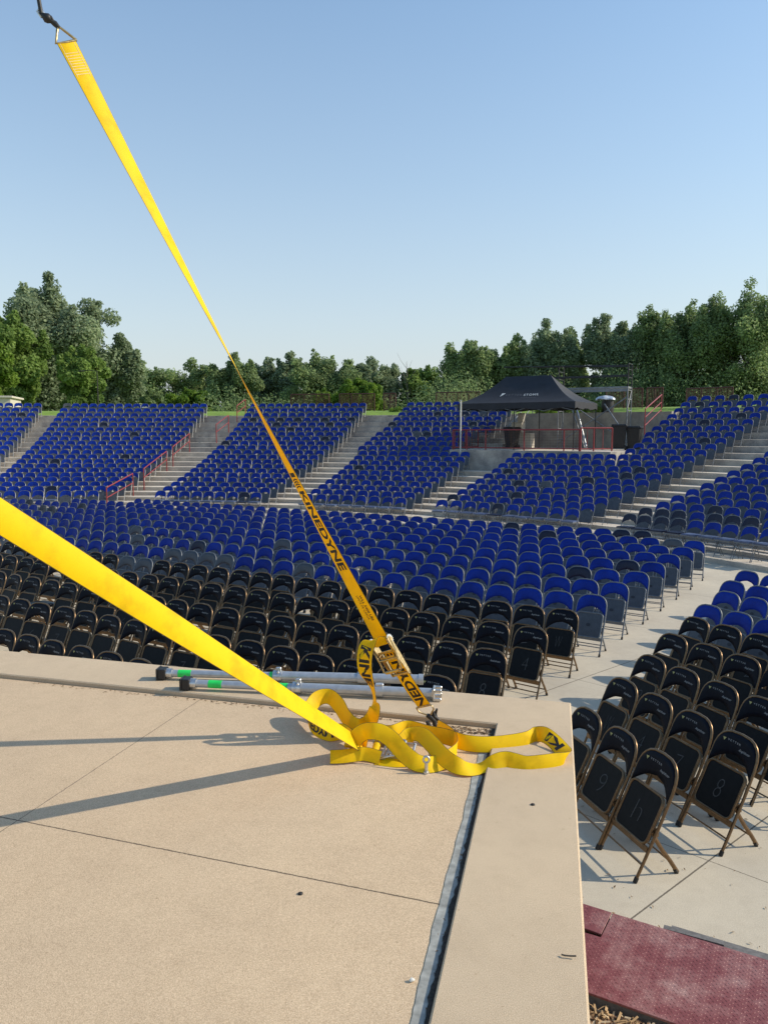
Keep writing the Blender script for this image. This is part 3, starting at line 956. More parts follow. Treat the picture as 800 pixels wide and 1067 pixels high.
# block and chevrons before the word
lc0 = len_at_y(R1, 495)
def quad(rb, mb, pts, sd, pos):
    mb.add([rb.at(l, pos*v, sd, .0012) for l, v in pts], [tuple(range(len(pts)))], 0)
seg = (la-lc0)*.82
quad(R1, mb, [(lc0, -.3), (lc0+seg*.28, -.3), (lc0+seg*.28, .3), (lc0, .3)], sd, pos)
for k in range(4):
    l = lc0+seg*(.36+.16*k)
    quad(R1, mb, [(l+seg*.09, -.3), (l+seg*.18, -.3), (l+seg*.09, 0), (l, 0)], sd, pos)
    quad(R1, mb, [(l, 0), (l+seg*.09, 0), (l+seg*.18, .3), (l+seg*.09, .3)], sd, pos)
l1_, l2_ = len_at_y(R1, 623), len_at_y(R1, 648)
rtext(R1, mb, 'WLL 5400 LBS', l1_, l2_, .08, .26, sd, pos, bold=.02)
rtext(R1, mb, 'LIMITE DE CARGA', l1_, l2_-.01, -.14, .02, sd, pos)
reparent(mb.build('lettering', 'webbing_ink'), web1)
mb.__init__()
for sidx in (-1, 1):
    for v in (-.36, .36):
        mb.add([R1.at(.002+.0, v-.012, sidx), R1.at(.16, v-.012, sidx), R1.at(.16, v+.012, sidx), R1.at(.002, v+.012, sidx)], [(0, 1, 2, 3)])
    for k in range(9):
        l = .05+k*.012
        mb.add([R1.at(l, -.4, sidx), R1.at(l+.003, -.4, sidx), R1.at(l+.003, .4, sidx), R1.at(l, .4, sidx)], [(0, 1, 2, 3)])
reparent(mb.build('stitching', 'stitching'), web1)
# triangular ring at the top
w0 = R1.w[0]
mb = MB(); up_d = -D
apex = TOP+up_d*.072
a_, b_ = TOP-w0*.050, TOP+w0*.050
mb.tube([a_, a_*.3+apex*.7-w0*.01*0, apex, b_*.3+apex*.7, b_, (a_+b_)/2-up_d*.002, a_], .006, 0, 8)
reparent(mb.build('delta_ring', 'zinc_gold'), up)
# black swivel fitting and cable it hangs from
hk = empty('swivel_hook', apex, label='black swivel hook and cable holding the top ring of the strap in the sky', cat='hook')
h1 = PY(43, 14, apex.y-.02); h2 = PY(38, -14, apex.y-.04); h3 = PY(8, -160, apex.y-.1)
mb = MB()
mb.tube([apex-up_d*.010, apex.lerp(h1, .18), apex.lerp(h1, .38), apex.lerp(h1, .52), apex.lerp(h1, .68), apex.lerp(h1, .86), h1], [.009, .013, .010, .018, .021, .013, .008], 0, 10)
mb.tube([apex.lerp(h1, .45)+V((.012, 0, 0)), apex.lerp(h1, .70)+V((.020, 0, .0)), apex.lerp(h1, .95)+V((.008, 0, .0))], [.006, .009, .005], 0, 8)
reparent(mb.build('hook', 'black_plastic'), hk)
mb = MB(); mb.tube([h1.lerp(apex, .3)+V((-.02, 0, .0)), h1+V((-.018, 0, .01)), h1+V((0, 0, .035)), h1+V((.012, 0, 0)), h1.lerp(apex, .3)], .005, 0, 8)
reparent(mb.build('shackle', 'zinc_silver'), hk)
mb = MB(); mb.tube([h1, h2, h3, h3+V((-.5, 0, 2.6))], .009, 0, 8); reparent(mb.build('cable', 'black_plastic'), hk)

# --- ratchet in local axes: x down the strap, y across, z out of the face
def ratchet(root, O, X, Y, Z, fl, gold='zinc_gold', handle_ang=8, scale=1.0):
    T = lambda x, y, z: O+X*x*scale+Y*y*scale+Z*z*scale
    M = Matrix((X, Y, Z)).transposed()
    r_ = empty('ratchet', (0, 0, 0)); r_.parent = root; r_.matrix_parent_inverse = Matrix.Translation(-V(root.location))
    def sub(mb, nm, mt): o = mb.build(nm, mt); o.parent = r_; return o
    for sy in (-1, 1):
        mb = MB()
        out = [(-.02, -.012), (.03, -.022), (.12, -.020), (.235, -.010), (.245, .004), (.235, .012), (.10, .020), (.03, .024), (-.02, .014)]
        y0, y1 = sy*.056, sy*.062
        vs = [T(x, y0, z) for x, z in out]+[T(x, y1, z) for x, z in out]; k = len(out)
        mb.add(vs, [tuple(range(k)), tuple(range(k, 2*k))[::-1]]+[(i, (i+1) % k, k+(i+1) % k, k+i) for i in range(k)])
        sub(mb, 'side_plate', gold)
        mb = MB(); P = []                      # toothed wheel
        for q in range(36):
            a = q*math.pi/18; rr = .033 if q % 2 else .026
            P.append((rr*math.cos(a), rr*math.sin(a)))
        y0, y1 = sy*.064, sy*.069
        vs = [T(x, y0, z+.002) for x, z in P]+[T(x, y1, z+.002) for x, z in P]; k = 36
        mb.add(vs, [tuple(range(k)), tuple(range(k, 2*k))[::-1]]+[(i, (i+1) % k, k+(i+1) % k, k+i) for i in range(k)])
        sub(mb, 'ratchet_wheel', 'zinc_silver')
    mb = MB(); mb.tube([T(0, -.078, 0), T(0, .078, 0)], .011, 0, 12); mb.tube([T(0, -.052, 0), T(0, .052, 0)], .021, 1, 14)
    sub(mb, 'spool', [gold, 'yellow_webbing'])
    mb = MB()
    for x, rr in ((.075, .006), (.235, .008)):
        mb = MB(); mb.tube([T(x, -.062, 0), T(x, .062, 0)], rr, 0, 10); sub(mb, 'tie_rod', gold)
    mb = MB()
    mb.box(T(.062, 0, .020), (.012*scale, .104*scale, .004*scale), 0, M); mb.box(T(.105, 0, .026), (.030*scale, .100*scale, .004*scale), 0, M)
    sub(mb, 'pawl', gold)
    # handle: two arms and a grip, opened a little
    ca, sa = math.cos(math.radians(handle_ang)), math.sin(math.radians(handle_ang))
    H = lambda x, y, z=0: T(x*ca, y, .004+x*sa+z)
    mb = MB()
    mb.tube([H(-.015, -.072), H(.06, -.074), H(.12, -.066), H(.175, -.064), H(.185, -.054), H(.185, .054), H(.175, .064), H(.12, .066), H(.06, .074), H(-.015, .072)], .0065*scale, 0, 8)
    for sy in (-1, 1): mb.box(H(.03, sy*.072), (.10*scale, .004*scale, .034*scale), 0, M)
    mb.tube([H(.185, -.05), H(.185, .05)], .010*scale, 0, 10)
    mb.tube([H(.11, -.064), H(.11, .064)], .005*scale, 0, 8)
    sub(mb, 'handle', gold)
    return r_
wB = R1.w[-1]; wB = wB if wB.x > 0 else -wB
ANC = PZ(450, 750, SLZ+.03)
ANC2 = PY(447, 745, 4.07)
X_ = (ANC2-RT_TOP).normalized(); Yv = (wB-X_*wB.dot(X_)).normalized(); Zv = X_.cross(Yv)
if Zv.y > 0: Yv = -Yv; Zv = X_.cross(Yv)
ratchet(up, RT_TOP+X_*.02+Zv*.014, X_, Yv, Zv, None, handle_ang=14, scale=.92)
# short fixed end from the ratchet to its hook
c2 = []
st = RT_TOP+X_*.10; en = ANC2-X_*.05
wa = Yv if Yv.x > 0 else -Yv
for i in range(9):
    t = i/8
    c2.append((st.lerp(en, t)+Zv*(.012*math.sin(math.pi*t))-Zv*.006, wa))
R2 = Ribbon(c2, 4, wid=.088)
mb = MB(); R2.mesh(mb); fx = reparent(mb.build('short_strap', WM), up)
mb = MB(); sd2 = side_of(R2, R2.L[-1]*.5)
i_ = len(R2.w)//2; pos2 = 1 if R2.w[i_].x > 0 else -1
vs, fs = text_polys('KINEDYNE', bold=.035)
LT = R2.L[-1]
mb.add([R2.at(LT*.62-q.x*.46*1.0+.0, -pos2*(q.y*.66), sd2, .0014) for q in vs], fs, 0)
mb2 = MB()
keep = [f for f in fs if all(0 < LT*.62-vs[i].x*.46 < LT*.985 for i in f)]
mb2.add([R2.at(LT*.62-q.x*.46, -pos2*(q.y*.66), sd2, .0014) for q in vs], keep, 0)
reparent(mb2.build('lettering', 'webbing_ink'), fx)
# wire hook and black keeper
mb = MB()
a_, b_ = en-wa*.05, en+wa*.05; tip = ANC2+X_*.015
mb.tube([a_-X_*.01, a_+X_*.02, tip.lerp(a_, .25), tip, tip.lerp(b_, .25), b_+X_*.02, b_-X_*.01, a_-X_*.01], .005, 0, 8)
reparent(mb.build('wire_hook', 'zinc_gold'), up)
anc = empty('anchor_shackle', (tip.x, tip.y, SLZ), label='black anchor shackle in the front joint where the printed strap is hooked', cat='shackle')
mb = MB()
mb.tube([tip+V((-.02, 0, .01)), tip+V((.0, .0, .0)), tip+V((.02, -.005, -.02)), V((tip.x+.03, tip.y, SLZ))], [.012, .016, .014, .012], 0, 8)
mb.tube([tip+V((.015, 0, .03)), tip+V((.02, 0, .0)), tip+V((.05, .0, -.02))], [.008, .013, .008], 0, 7)
mb.tube([tip+V((.035, 0, .045)), tip+V((.028, .02, .01)), tip+V((.035, 0, -.015))], [.006, .010, .007], 0, 7)
mb.tube([tip+V((-.02, -.01, -.02)), V((tip.x+.01, tip.y-.02, SLZ))], .011, 0, 7)
reparent(mb.build('shackle_body', 'black_plastic'), anc)
# hanging tail of the upper strap
Z0 = SLZ
def S(px, py, h): return PZ(px, py, Z0+h)
WV = V((0, .28, .96))
tail = [(PY(399, 671, 3.97), (.9, -.1, .35)), (PY(389, 667, 3.93), (.9, -.1, .35)), (PY(382, 674, 3.90), (.95, -.3, .1)), (PY(379.5, 688, 3.89), (.93, -.36, .0)),
        (PY(381, 702, 3.90), (.85, -.5, 0)), (PY(387, 716, 3.92), (.45, -.88, -.1)), (PY(390.5, 730, 3.93), (.25, -.93, -.2)),
        (PY(390, 742, 3.92), (.55, -.6, -.5)), (S(384, 753, .06), (.5, -.3, -.8)), (S(373, 757, .052), (.15, -.3, -.95)), (S(361, 748, .065), (-.2, -.3, -.95)),
        (S(353, 735, .10), (-.35, -.3, -.85)), (S(343, 726, .125), (-.1, -.3, -.95)), (S(331, 728, .12), (.2, -.35, -.9)), (S(323, 738, .09), (.35, -.4, -.85)),
        (S(320, 748, .062), (.3, -.2, -.95)), (S(328, 758, .05), (0, -.2, -.98)), (S(343, 764, .05), (0, -.3, -.95)), (S(357, 763, .055), (0, -.3, -.95)), (S(369, 771, .052), (0, -.3, -.95)), (S(382, 778, .05), (0, -.3, -.95))]
R3 = Ribbon(tail, 8, wid=.086)
mb = MB(); R3.mesh(mb); tl = reparent(mb.build('tail', WM), up)
mb = MB(); lk0 = len_at_y(R3, 672); lk1 = .0
cand = [R3.L[i] for i in range(len(R3.c)) if i < len(R3.c)*.4]
def first_len(rb, py, i0=8):
    for i in range(i0, len(rb.c)):
        if project(rb.c[i])[1] > py: return rb.L[i]
    return rb.L[-1]
la, lb = first_len(R3, 672, 16), first_len(R3, 713, 16)
sd3 = side_of(R3, (la+lb)/2); i_ = bisect.bisect_right(R3.L, (la+lb)/2); pos3 = 1 if R3.w[i_].x > 0 else -1
rtext(R3, mb, 'KINE', la, lb, -.34, .34, sd3, pos3, bold=.035)
for k0 in (.0,):
    l0 = R3.L[-1]-.40
    vs, fs = text_polys('KINEDYNE', bold=.035)
    sdd = side_of(R3, l0)
    mb.add([R3.at(l0+q.x*.34, q.y*.55, sdd, .0013) for q in vs], fs, 0)
reparent(mb.build('lettering', 'webbing_ink'), tl)

# --- lower strap: from the upper left down to the pile on the stage, long slack loop
lo = empty('ratchet_strap', S(395, 785, 0), label='yellow ratchet strap crossing from the left edge to the heap of slack loops', cat='strap', group='yellow ratchet straps on the stage')
G = S(378, 778, .045)
Q = PY(0, 538, 2.35)
dirL = (Q-G)
cl = []
for i in range(16):
    t = i/15*1.55
    p = G+dirL*t
    tw = max(0, 1-t/.75); vw = (V((0, 0, CH))-p).normalized()*(1-.93*tw)+V((.84, 0, .54))*(.35+.75*tw); dn = dirL.normalized(); nr = (vw-dn*vw.dot(dn)).normalized()
    wv = dn.cross(nr); wv = wv if wv.z > 0 else -wv
    cl.append((p, wv))
R4 = Ribbon(cl[::-1], 4)
mb = MB(); R4.mesh(mb); wl = reparent(mb.build('webbing', WM), lo)
# front arch and long right loop
f = [(S(369, 786, .03), (-.1, .3, .95)), (S(367, 778, .06), (-.3, .3, .9)), (S(371, 769, .105), (-.4, .2, .87)), (S(379, 763, .135), (-.2, .35, .88)), (S(388, 762, .15), (.05, .45, .88)), (S(398, 764, .145), (.35, .4, .85)), (S(408, 771, .12), (.55, .3, .78)),
     (S(416, 780, .09), (.6, .25, .75)), (S(424, 788, .062), (.5, .35, .8)), (S(434, 795, .04), (.15, .6, .8)), (S(446, 797, .032), (0, .7, .7)), (S(458, 795, .03), (-.1, .8, .6)), (S(470, 789, .05), (-.1, .4, .9)), (S(476, 780, .052), (.1, .3, .95)), (S(470, 768, .052), (.2, .3, .95)), (S(455, 758, .055), (.1, .3, .95))]
R5 = Ribbon(f, 9, wid=.084)
mb = MB(); R5.mesh(mb); reparent(mb.build('front_loop', WM), lo)
q = [(S(392, 763, .035), (0, .6, .8)), (S(408, 764, .05), (0, .4, .9)), (S(425, 759, .06), (0, .3, .95)), (S(445, 764, .052), WV), (S(465, 768, .052), WV), (S(484, 774, .048), (0, .4, .9)), (S(505, 776, .045), (0, .5, .85)), (S(528, 774.5, .046), (0, .5, .86)),
     (S(548, 771, .052), (0, .35, .93)), (S(558, 766, .06), (.1, .4, .9)), (S(566, 765.5, .075), (.42, .35, .84)), (S(575, 771, .066), (.80, .30, .52)), (S(584, 780, .05), (.90, .10, .42)), (S(589, 787, .045), (.75, .0, .65)),
     (S(588, 792, .048), (.30, .15, .93)), (S(578, 794, .050), (-.05, .3, .95)), (S(562, 796, .049), (0, .35, .93)), (S(548, 797, .047), (0, .45, .9)), (S(536, 794, .054), (0, .55, .84)), (S(526, 792, .056), (0, .6, .8)), (S(514, 795, .045), (0, .8, .62)),
     (S(500, 801, .018), (.0, .98, .22)), (S(485, 801, .03), (.1, .85, .52)), (S(472, 796, .047), (.25, .45, .86)), (S(461, 788, .062), (.5, .4, .76)), (S(450, 776, .082), (.62, .35, .70)), (S(439, 766, .095), (.62, .35, .70)), (S(428, 766, .08), (.5, .45, .74)), (S(417, 775, .05), (.2, .6, .77)), (S(406, 783, .03), (.0, .8, .6))]
R6 = Ribbon(q, 9, wid=.082)
mb = MB(); R6.mesh(mb); lp = reparent(mb.build('long_loop', WM), lo)
mb = MB()
# K I printed at the corner of the loop
cand = [(abs(project(c)[0]-577)+abs(project(c)[1]-774), l) for c, l in zip(R6.c, R6.L)]
lk = min(cand)[1]; sdk = side_of(R6, lk)
i_ = min(bisect.bisect_right(R6.L, lk), len(R6.w)-1); pk_ = 1 if R6.w[i_].x > 0 else -1
vs, fs = text_polys('KI', bold=.035)
mb.add([R6.at(lk+.005-q_.x*.115, -pk_*(q_.y*.62), sdk, .0013) for q_ in vs], fs, 0)
reparent(mb.build('lettering', 'webbing_ink'), lp)
st_ = [(S(344, 789, .035), (0, .55, .83)), (S(356, 788.5, .037), (0, .5, .86)), (S(368, 787, .040), (0, .45, .89)), (S(381, 786, .042), (0, .4, .9)), (S(396, 790, .035), (0, .5, .86))]
R7 = Ribbon(st_, 6, wid=.068)
mb = MB(); R7.mesh(mb); reparent(mb.build('strap_end', WM), lo)
g2 = [(S(392, 792, .012), (0, .9, .3)), (S(412, 794, .015), (0, .9, .4)), (S(426, 794, .012), (0, .95, .2))]
R8 = Ribbon(g2, 7, wid=.075)
mb = MB(); R8.mesh(mb); reparent(mb.build('inner_loop', WM), lo)
Ox = S(391, 783, .028); Xr = V((.92, -.25, .10)).normalized(); Yr = V((.25, .88, .30)).normalized(); Yr = (Yr-Xr*Yr.dot(Xr)).normalized(); Zr = Xr.cross(Yr)
ratchet(lo, Ox, Xr, Yr, Zr, None, gold='zinc_silver', handle_ang=9, scale=.84)
hk2 = S(444, 806, 0)
o = empty('eye_bolt', hk2, label='worn steel eye bolt standing in the slab in front of the strap heap', cat='bolt')
mb = MB(); mb.tube([hk2, hk2+V((0, 0, .055))], .009, 0, 8); ring = [hk2+V((.014*math.cos(a*.628), 0, .068+.016*math.sin(a*.628))) for a in range(11)]
mb.tube(ring, .006, 0, 7, cap=False); mb.tube([hk2, hk2+V((0, 0, .01))], .016, 0, 8)
reparent(mb.build('eye', 'zinc_silver'), o)

# ------------------------------------------------------------------ telescopic poles on the front cap
def pole(L0, R_, tip_lab, label, r1=.0235, r2=.030, split=.5, bracket=True, tapes=(.1, .4)):
    o = empty('telescopic_pole', L0, label=label, cat='pole', group='telescopic aluminium poles along the stage front')
    d = (R_-L0).normalized(); LL = (R_-L0).length
    c = V((0, 0, 0)); mid = d*LL*split; end = d*LL
    z1 = V((0, 0, r2-r1))
    mb = MB(); mb.tube([c, mid+d*.03], r1, 0, 16); reparent0 = mb.build('inner_tube', 'aluminium', o)
    mb = MB(); mb.tube([mid, end], r2, 0, 18); mb.build('outer_tube', 'aluminium', o)
    mb = MB()
    mb.tube([mid-d*.035, mid+d*.02], r2+.006, 0, 16)
    s = d.cross(V((0, 0, 1))).normalized()
    mb.box(mid+V((0, 0, r2+.012)), (.035, .02, .03), 0, None, .004)
    mb.tube([mid+s*-.045+V((0, 0, .01)), mid+s*.0+V((0, 0, r2+.012)), mid+s*.03+V((0, 0, r2))], .006, 0, 8)
    mb.tube([mid-s*(r2+.004)+V((0, 0, .0)), mid-s*(r2+.012)+V((0, 0, -.012))], .010, 0, 8)
    mb.build('clamp', 'zinc_silver', o)
    mb = MB(); mb.tube([d*LL*(split+.31), d*LL*(split+.345)], r2+.007, 0, 16)
    mb.box(d*LL*(split+.33)+V((0, 0, r2+.008)), (.05, .03, .02), 0, None, .004)
    mb.build('collar', 'aluminium', o)
    for t in tapes:
        mb = MB(); mb.tube([d*LL*t, d*(LL*t+.085)], (r1 if t < split else r2)+.001, 0, 16); mb.build('tape', 'green_tape', o)
    mb = MB()
    M = Matrix((d, V((-d.y, d.x, 0)), V((0, 0, 1)))).transposed()
    mb.box(c-d*.012, (.05, .075, .068), 0, M, .004)
    mb.box(c-d*.042, (.012, .085, .075), 0, M, .003)
    mb.build('rubber_foot', 'black_plastic', o)
    mb = MB()
    mb.tube([c+d*.012, c+d*.05], r1+.008, 0, 14); mb.build('foot_collar', 'zinc_silver', o)
    if bracket:
        mb = MB()
        mb.box(end+d*.012, (.012, .085, .075), 0, M, .003)
        for sy in (-1, 1):
            for sz in (-1, 1):
                mb.box(end+d*.036+V((-d.y, d.x, 0))*sy*.032+V((0, 0, sz*.026)), (.045, .016, .018), 0, M, .003)
        mb.box(end+d*.055, (.010, .05, .02), 0, M, .002)
        mb.build('end_bracket', 'zinc_silver', o)
    else:
        mb = MB(); mb.tube([end, end+d*.03], r2+.004, 0, 16); mb.build('end_cap', 'aluminium', o)
    return o
zc = STG+.040
pole(PZ(172, 701.5, zc), PZ(436, 708, zc), '', 'grey telescopic pole with green tape, the one nearer the seats', split=.455, tapes=(.055, .42), bracket=False)
pole(PZ(197, 712, zc), PZ(450, 722.5, zc), '', 'grey telescopic pole with green tape, the one nearer the slab', split=.46, tapes=(.085, .36))

# ------------------------------------------------------------------ handrails, platform railing, tent, scaffold
def rail_run(name, pts, h, label, group, mat, mid=1, r=.024, posts=None, ends=True):
    o = empty(name, pts[0], label=label, cat='railing', group=group)
    B = V(pts[0]); P = [V(p)-B for p in pts]
    mb = MB(); mb.tube([p+V((0, 0, h)) for p in P], r, 0, 8); mb.build('top_rail', mat, o)
    for k in range(mid):
        mb = MB(); mb.tube([p+V((0, 0, h*(k+1)/(mid+1)+(.08 if mid == 1 else 0))) for p in P], r*.85, 0, 8); mb.build('mid_rail', mat, o)
    for i in (posts or range(len(P))):
        mb = MB(); mb.tube([P[i]+V((0, 0, -.02)), P[i]+V((0, 0, h))], r, 0, 8); mb.build('post', mat, o)
    return o
def fz(R): 
    i = int((R-(R0-.55))//RD); return FZ[max(0, min(19, i))] if R < RT else 4.05
nm = ['lowest', 'second lowest', 'middle', 'second highest', 'topmost']
for k, (ra, rb) in enumerate([(22.6, 25.3), (26.4, 29.4), (30.0, 32.6), (33.6, 35.8), (37.2, 38.9)]):
    a0 = [1.9, 2.1, 2.35, 4.3, 4.5][k]
    rail_run('handrail', [TP(a0, ra, fz(ra)), TP(a0+.05, rb, fz(rb))], .92, 'red pipe handrail on the left aisle stairs, %s of five' % nm[k], 'red handrails on the aisle stairs', 'red_paint')
rail_run('handrail', [TP(40.6, 33.2, 3.02), TP(39.4, 36.9, 3.75)], 1.0, 'red pipe handrail climbing at the right of the tent platform', 'red handrails beside the platform', 'red_paint', mid=2)
rail_run('handrail', [TP(29.55, 34.0, PLZ), TP(29.5, 37.6, 3.8)], .95, 'grey handrail climbing behind the tent on its left', 'grey handrails beside the platform', 'grey_metal')
def panel_rail(name, pts, h, label, group, mat, bar_gap, mesh_r=.005, rt=.024, hor=False, matm=None):
    o = empty(name, pts[0], label=label, cat='railing', group=group); B = V(pts[0]); P = [V(p)-B for p in pts]
    mb = MB(); mb.tube([p+V((0, 0, h)) for p in P], rt, 0, 8); mb.build('top_rail', mat, o)
    mb = MB(); mb.tube([p+V((0, 0, .09)) for p in P], rt*.8, 0, 8); mb.build('bottom_rail', mat, o)
    for i in range(len(P)):
        if len(P) > 8 and i % 2: continue
        mb = MB(); mb.tube([P[i], P[i]+V((0, 0, h))], rt, 0, 8); mb.build('post', mat, o)
    mb = MB()
    for a, b in zip(P, P[1:]):
        n = max(2, int((b-a).length/bar_gap))
        for k in range(1, n):
            p = a.lerp(b, k/n); mb.tube([p+V((0, 0, .09)), p+V((0, 0, h))], mesh_r, 0, 4, cap=False)
        if hor:
            m = int(h/bar_gap)
            for k in range(1, m): mb.tube([a+V((0, 0, .09+(h-.09)*k/m)), b+V((0, 0, .09+(h-.09)*k/m))], mesh_r, 0, 4, cap=False)
    mb.build('infill', matm or mat, o)
    return o
panel_rail('platform_railing', [TP(a, Rf+.12, PLZ) for a in (27.4, 28.6, 30.2, 33.4, 36.6, 37.8)], .84, 'dark red railing with wire mesh along the front of the tent platform', None, 'red_paint', .11, .004, .028, True, 'dark_red_paint')
panel_rail('gate_railing', [TP(37.9, Rf+.12, PLZ), TP(38.6, Rf+.5, PLZ), TP(39.5, Rf+1.1, PLZ)], .9, 'short bright red railing at the right end of the tent platform', None, 'red_paint', .4, .012, .03)
panel_rail('side_railing', [TP(27.4, Rf+.3, PLZ), TP(27.4, Rf+1.6, PLZ), TP(27.5, Rf+3.0, PLZ)], .84, 'red railing closing the left side of the tent platform', None, 'red_paint', .35, .008, .026)
# fences along the top
for a0, a1, pl, lab in ((8.0, 11.3, 4.3, 'dark red top fence behind the left part of the second section'), (12.2, 15.2, 4.3, 'dark red top fence behind the right part of the second section'), (16.0, 17.0, 4.3, 'short dark red top fence over the aisle right of the yellow strap'),
                  (20.4, 24.0, 4.3, 'dark red top fence behind the left part of the third section'), (25.0, 28.5, 4.3, 'dark red top fence behind the seats left of the tent'),
                  (33.8, 36.4, 4.15, 'dark red top fence behind the scaffold tower'), (36.7, 37.8, 4.15, 'short dark red top fence right of the scaffold'), (39.4, 42.4, 4.3, 'dark red top fence behind the highest seats on the right')):
    n = max(2, int((a1-a0)/.9))
    panel_rail('top_fence', [TP(a0+(a1-a0)*i/n, 40.2, pl) for i in range(n+1)], 1.0 if a0 < 30 else (.85 if a0 > 39 else 1.1), lab, 'dark red fences along the top', 'dark_red_paint', .07, .010, .03)
# tent
FLc, FRc = V((3.31, 33.98, 0)), V((7.67, 31.26, 0))
tv = (FRc-FLc).normalized(); nv = V((-tv.y, tv.x, 0)); TW = (FRc-FLc).length; TD = 2.95
tent = empty('canopy_tent', FLc+V((0, 0, PLZ)), label='black pop-up canopy tent with peaked roof and white lettering on the platform', cat='tent')
def tp(s, t, z): return tv*s*TW+nv*t*TD+V((0, 0, z))
eave = 1.98; val = 1.70; peak = 3.18
mb = MB()
NS = 12
def roofz(s, t):  # sagging fabric
    return None
ridge = [(.30, .5), (.70, .5)]
def curve_pt(a, b, u):
    p = a.lerp(b, u); p.z -= .16*math.sin(math.pi*u); return p
r0, r1_ = tp(.30, .5, peak), tp(.70, .5, peak)
cs = [tp(-.01, -.01, eave), tp(1.01, -.01, eave), tp(1.01, 1.01, eave), tp(-.01, 1.01, eave)]
faces = [(cs[0], cs[1], r0, r1_), (cs[1], cs[2], r1_, r1_), (cs[2], cs[3], r1_, r0), (cs[3], cs[0], r0, r0)]
for A_, B_, RA, RB in faces:
    n1, n2 = 10, 8; vs = []
    for j in range(n2+1):
        u = j/n2
        for i in range(n1+1):
            v = i/n1
            p = curve_pt(A_.lerp(B_, v), RA.lerp(RB, v), u)
            p.z -= .05*math.sin(math.pi*v)*math.sin(math.pi*u)
            vs.append(p)
    mb.add(vs, [(j*(n1+1)+i, j*(n1+1)+i+1, (j+1)*(n1+1)+i+1, (j+1)*(n1+1)+i) for j in range(n2) for i in range(n1)], 0, True)
roof = mb.build('roof', 'canopy_fabric', tent)
mb = MB()
for A_, B_ in zip(cs, cs[1:]+cs[:1]):
    n1 = 12; vs = []
    for i in range(n1+1):
        p = A_.lerp(B_, i/n1); vs += [p, V((p.x, p.y, val+.03*math.sin(i*1.3)+(.02*(i % 2))))]
    mb.add(vs, [(2*i, 2*i+1, 2*i+3, 2*i+2) for i in range(n1)], 0)
mb.build('valance', 'canopy_fabric', tent)
mb = MB()
nrm_f = (cs[1]-cs[0]).cross(r0-cs[0]).normalized()
if nrm_f.y > 0: nrm_f = -nrm_f
def rf(a, b):  # a across 0..1 of the front edge, b up 0..1
    p = curve_pt(cs[0].lerp(cs[1], a), r0.lerp(r1_, a), b); p.z -= .05*math.sin(math.pi*a)*math.sin(math.pi*b)
    return p+nrm_f*.012
vs, fs = text_polys('VETTER', space=1.25); mb.add([rf(.42+q.x*.20, .45+q.y*.085) for q in vs], fs, 0)
vs, fs = text_polys('STONE', space=1.25, bold=.01); mb.add([rf(.625+q.x*.17, .45+q.y*.085) for q in vs], fs, 1)
vs, fs = text_polys('Amphitheater', shear=.5); mb.add([rf(.60+q.x*.18, .31+q.y*.06) for q in vs], fs, 0)
mb.add([rf(.255, .52), rf(.30, .52), rf(.275, .38)], [(0, 2, 1)], 1)
mb.build('lettering', ['print_dim', 'print_white'], roof)
for s, t in ((0, 0), (1, 0), (1, 1), (0, 1), (.5, 0), (.5, 1)):
    mb = MB(); p0 = tp(s, t, 0); mb.bar(p0, tp(s, t, 1.95), .035, .035, up=V((0, 1, 0))); mb.box(p0+V((0, 0, .005)), (.09, .09, .01))
    mb.build('leg', 'black_plastic', tent)
mb = MB()
for s0, s1 in ((0, .25), (.25, .5), (.5, .75), (.75, 1)):
    for t in (0, 1):
        mb.bar(tp(s0, t, 1.92), tp(s1, t, 1.62), .02, .02); mb.bar(tp(s0, t, 1.62), tp(s1, t, 1.92), .02, .02)
mb.build('truss', 'grey_metal', tent)
mb = MB(); pp = TP(28.15, 30.4, FZ[9]); mb.tube([pp, pp+V((0, 0, 4.42-FZ[9]))], .028, 0, 8); mb.box(pp+V((0, 0, 4.43-FZ[9])), (.08, .08, .03))
tag(mb.build('white_pole', 'white_scrap'), 'slim white pole standing at the left corner of the tent platform', 'pole')
# scaffold tower on the platform
SA, SB = V((6.75, 36.55, 0)), V((10.75, 34.25, 0))
sv = (SB-SA).normalized(); sn = V((-sv.y, sv.x, 0)); SL = (SB-SA).length; SW = .75
sca = empty('scaffold', SA+V((0, 0, PLZ)), label='grey scaffold tower with planked deck and dark guard rails behind the tent', cat='scaffold')
def sp_(s, t, z): return sv*s+sn*t*SW+V((0, 0, z))
for s in (1.5, SL):
    mb = MB()
    for t in (0, 1): mb.tube([sp_(s, t, 0), sp_(s, t, 2.75)], .03, 0, 8)
    for z in (.4, .9, 1.7, 2.2, 2.6): mb.tube([sp_(s, 0, z), sp_(s, 1, z)], .02, 0, 8)
    mb.tube([sp_(s, 0, 1.7), sp_(s, 1, 2.6)], .018, 0, 8); mb.tube([sp_(s, .3, 1.7), sp_(s, .7, .9)], .018, 0, 8)
    mb.build('end_frame', 'scaffold_metal', sca)
    mb = MB(); 
    for t in (0, 1): mb.tube([sp_(s, t, 2.75), sp_(s, t, 3.75)], .03, 0, 8)
    for z in (3.15, 3.5, 3.75): mb.tube([sp_(s, 0, z), sp_(s, 1, z)], .022, 0, 8)
    mb.build('guard_frame', 'black_plastic', sca)
mb = MB(); mb.box(sp_(SL/2+.35, .5, 2.72), (SL-.7, SW*1.05, .08), 0, Matrix((sv, sn, V((0, 0, 1)))).transposed()); mb.box(sp_(SL/2+.35, 0, 2.60), (SL-.7, .04, .12), 0, Matrix((sv, sn, V((0, 0, 1)))).transposed()); mb.build('deck', 'scaffold_metal', sca)
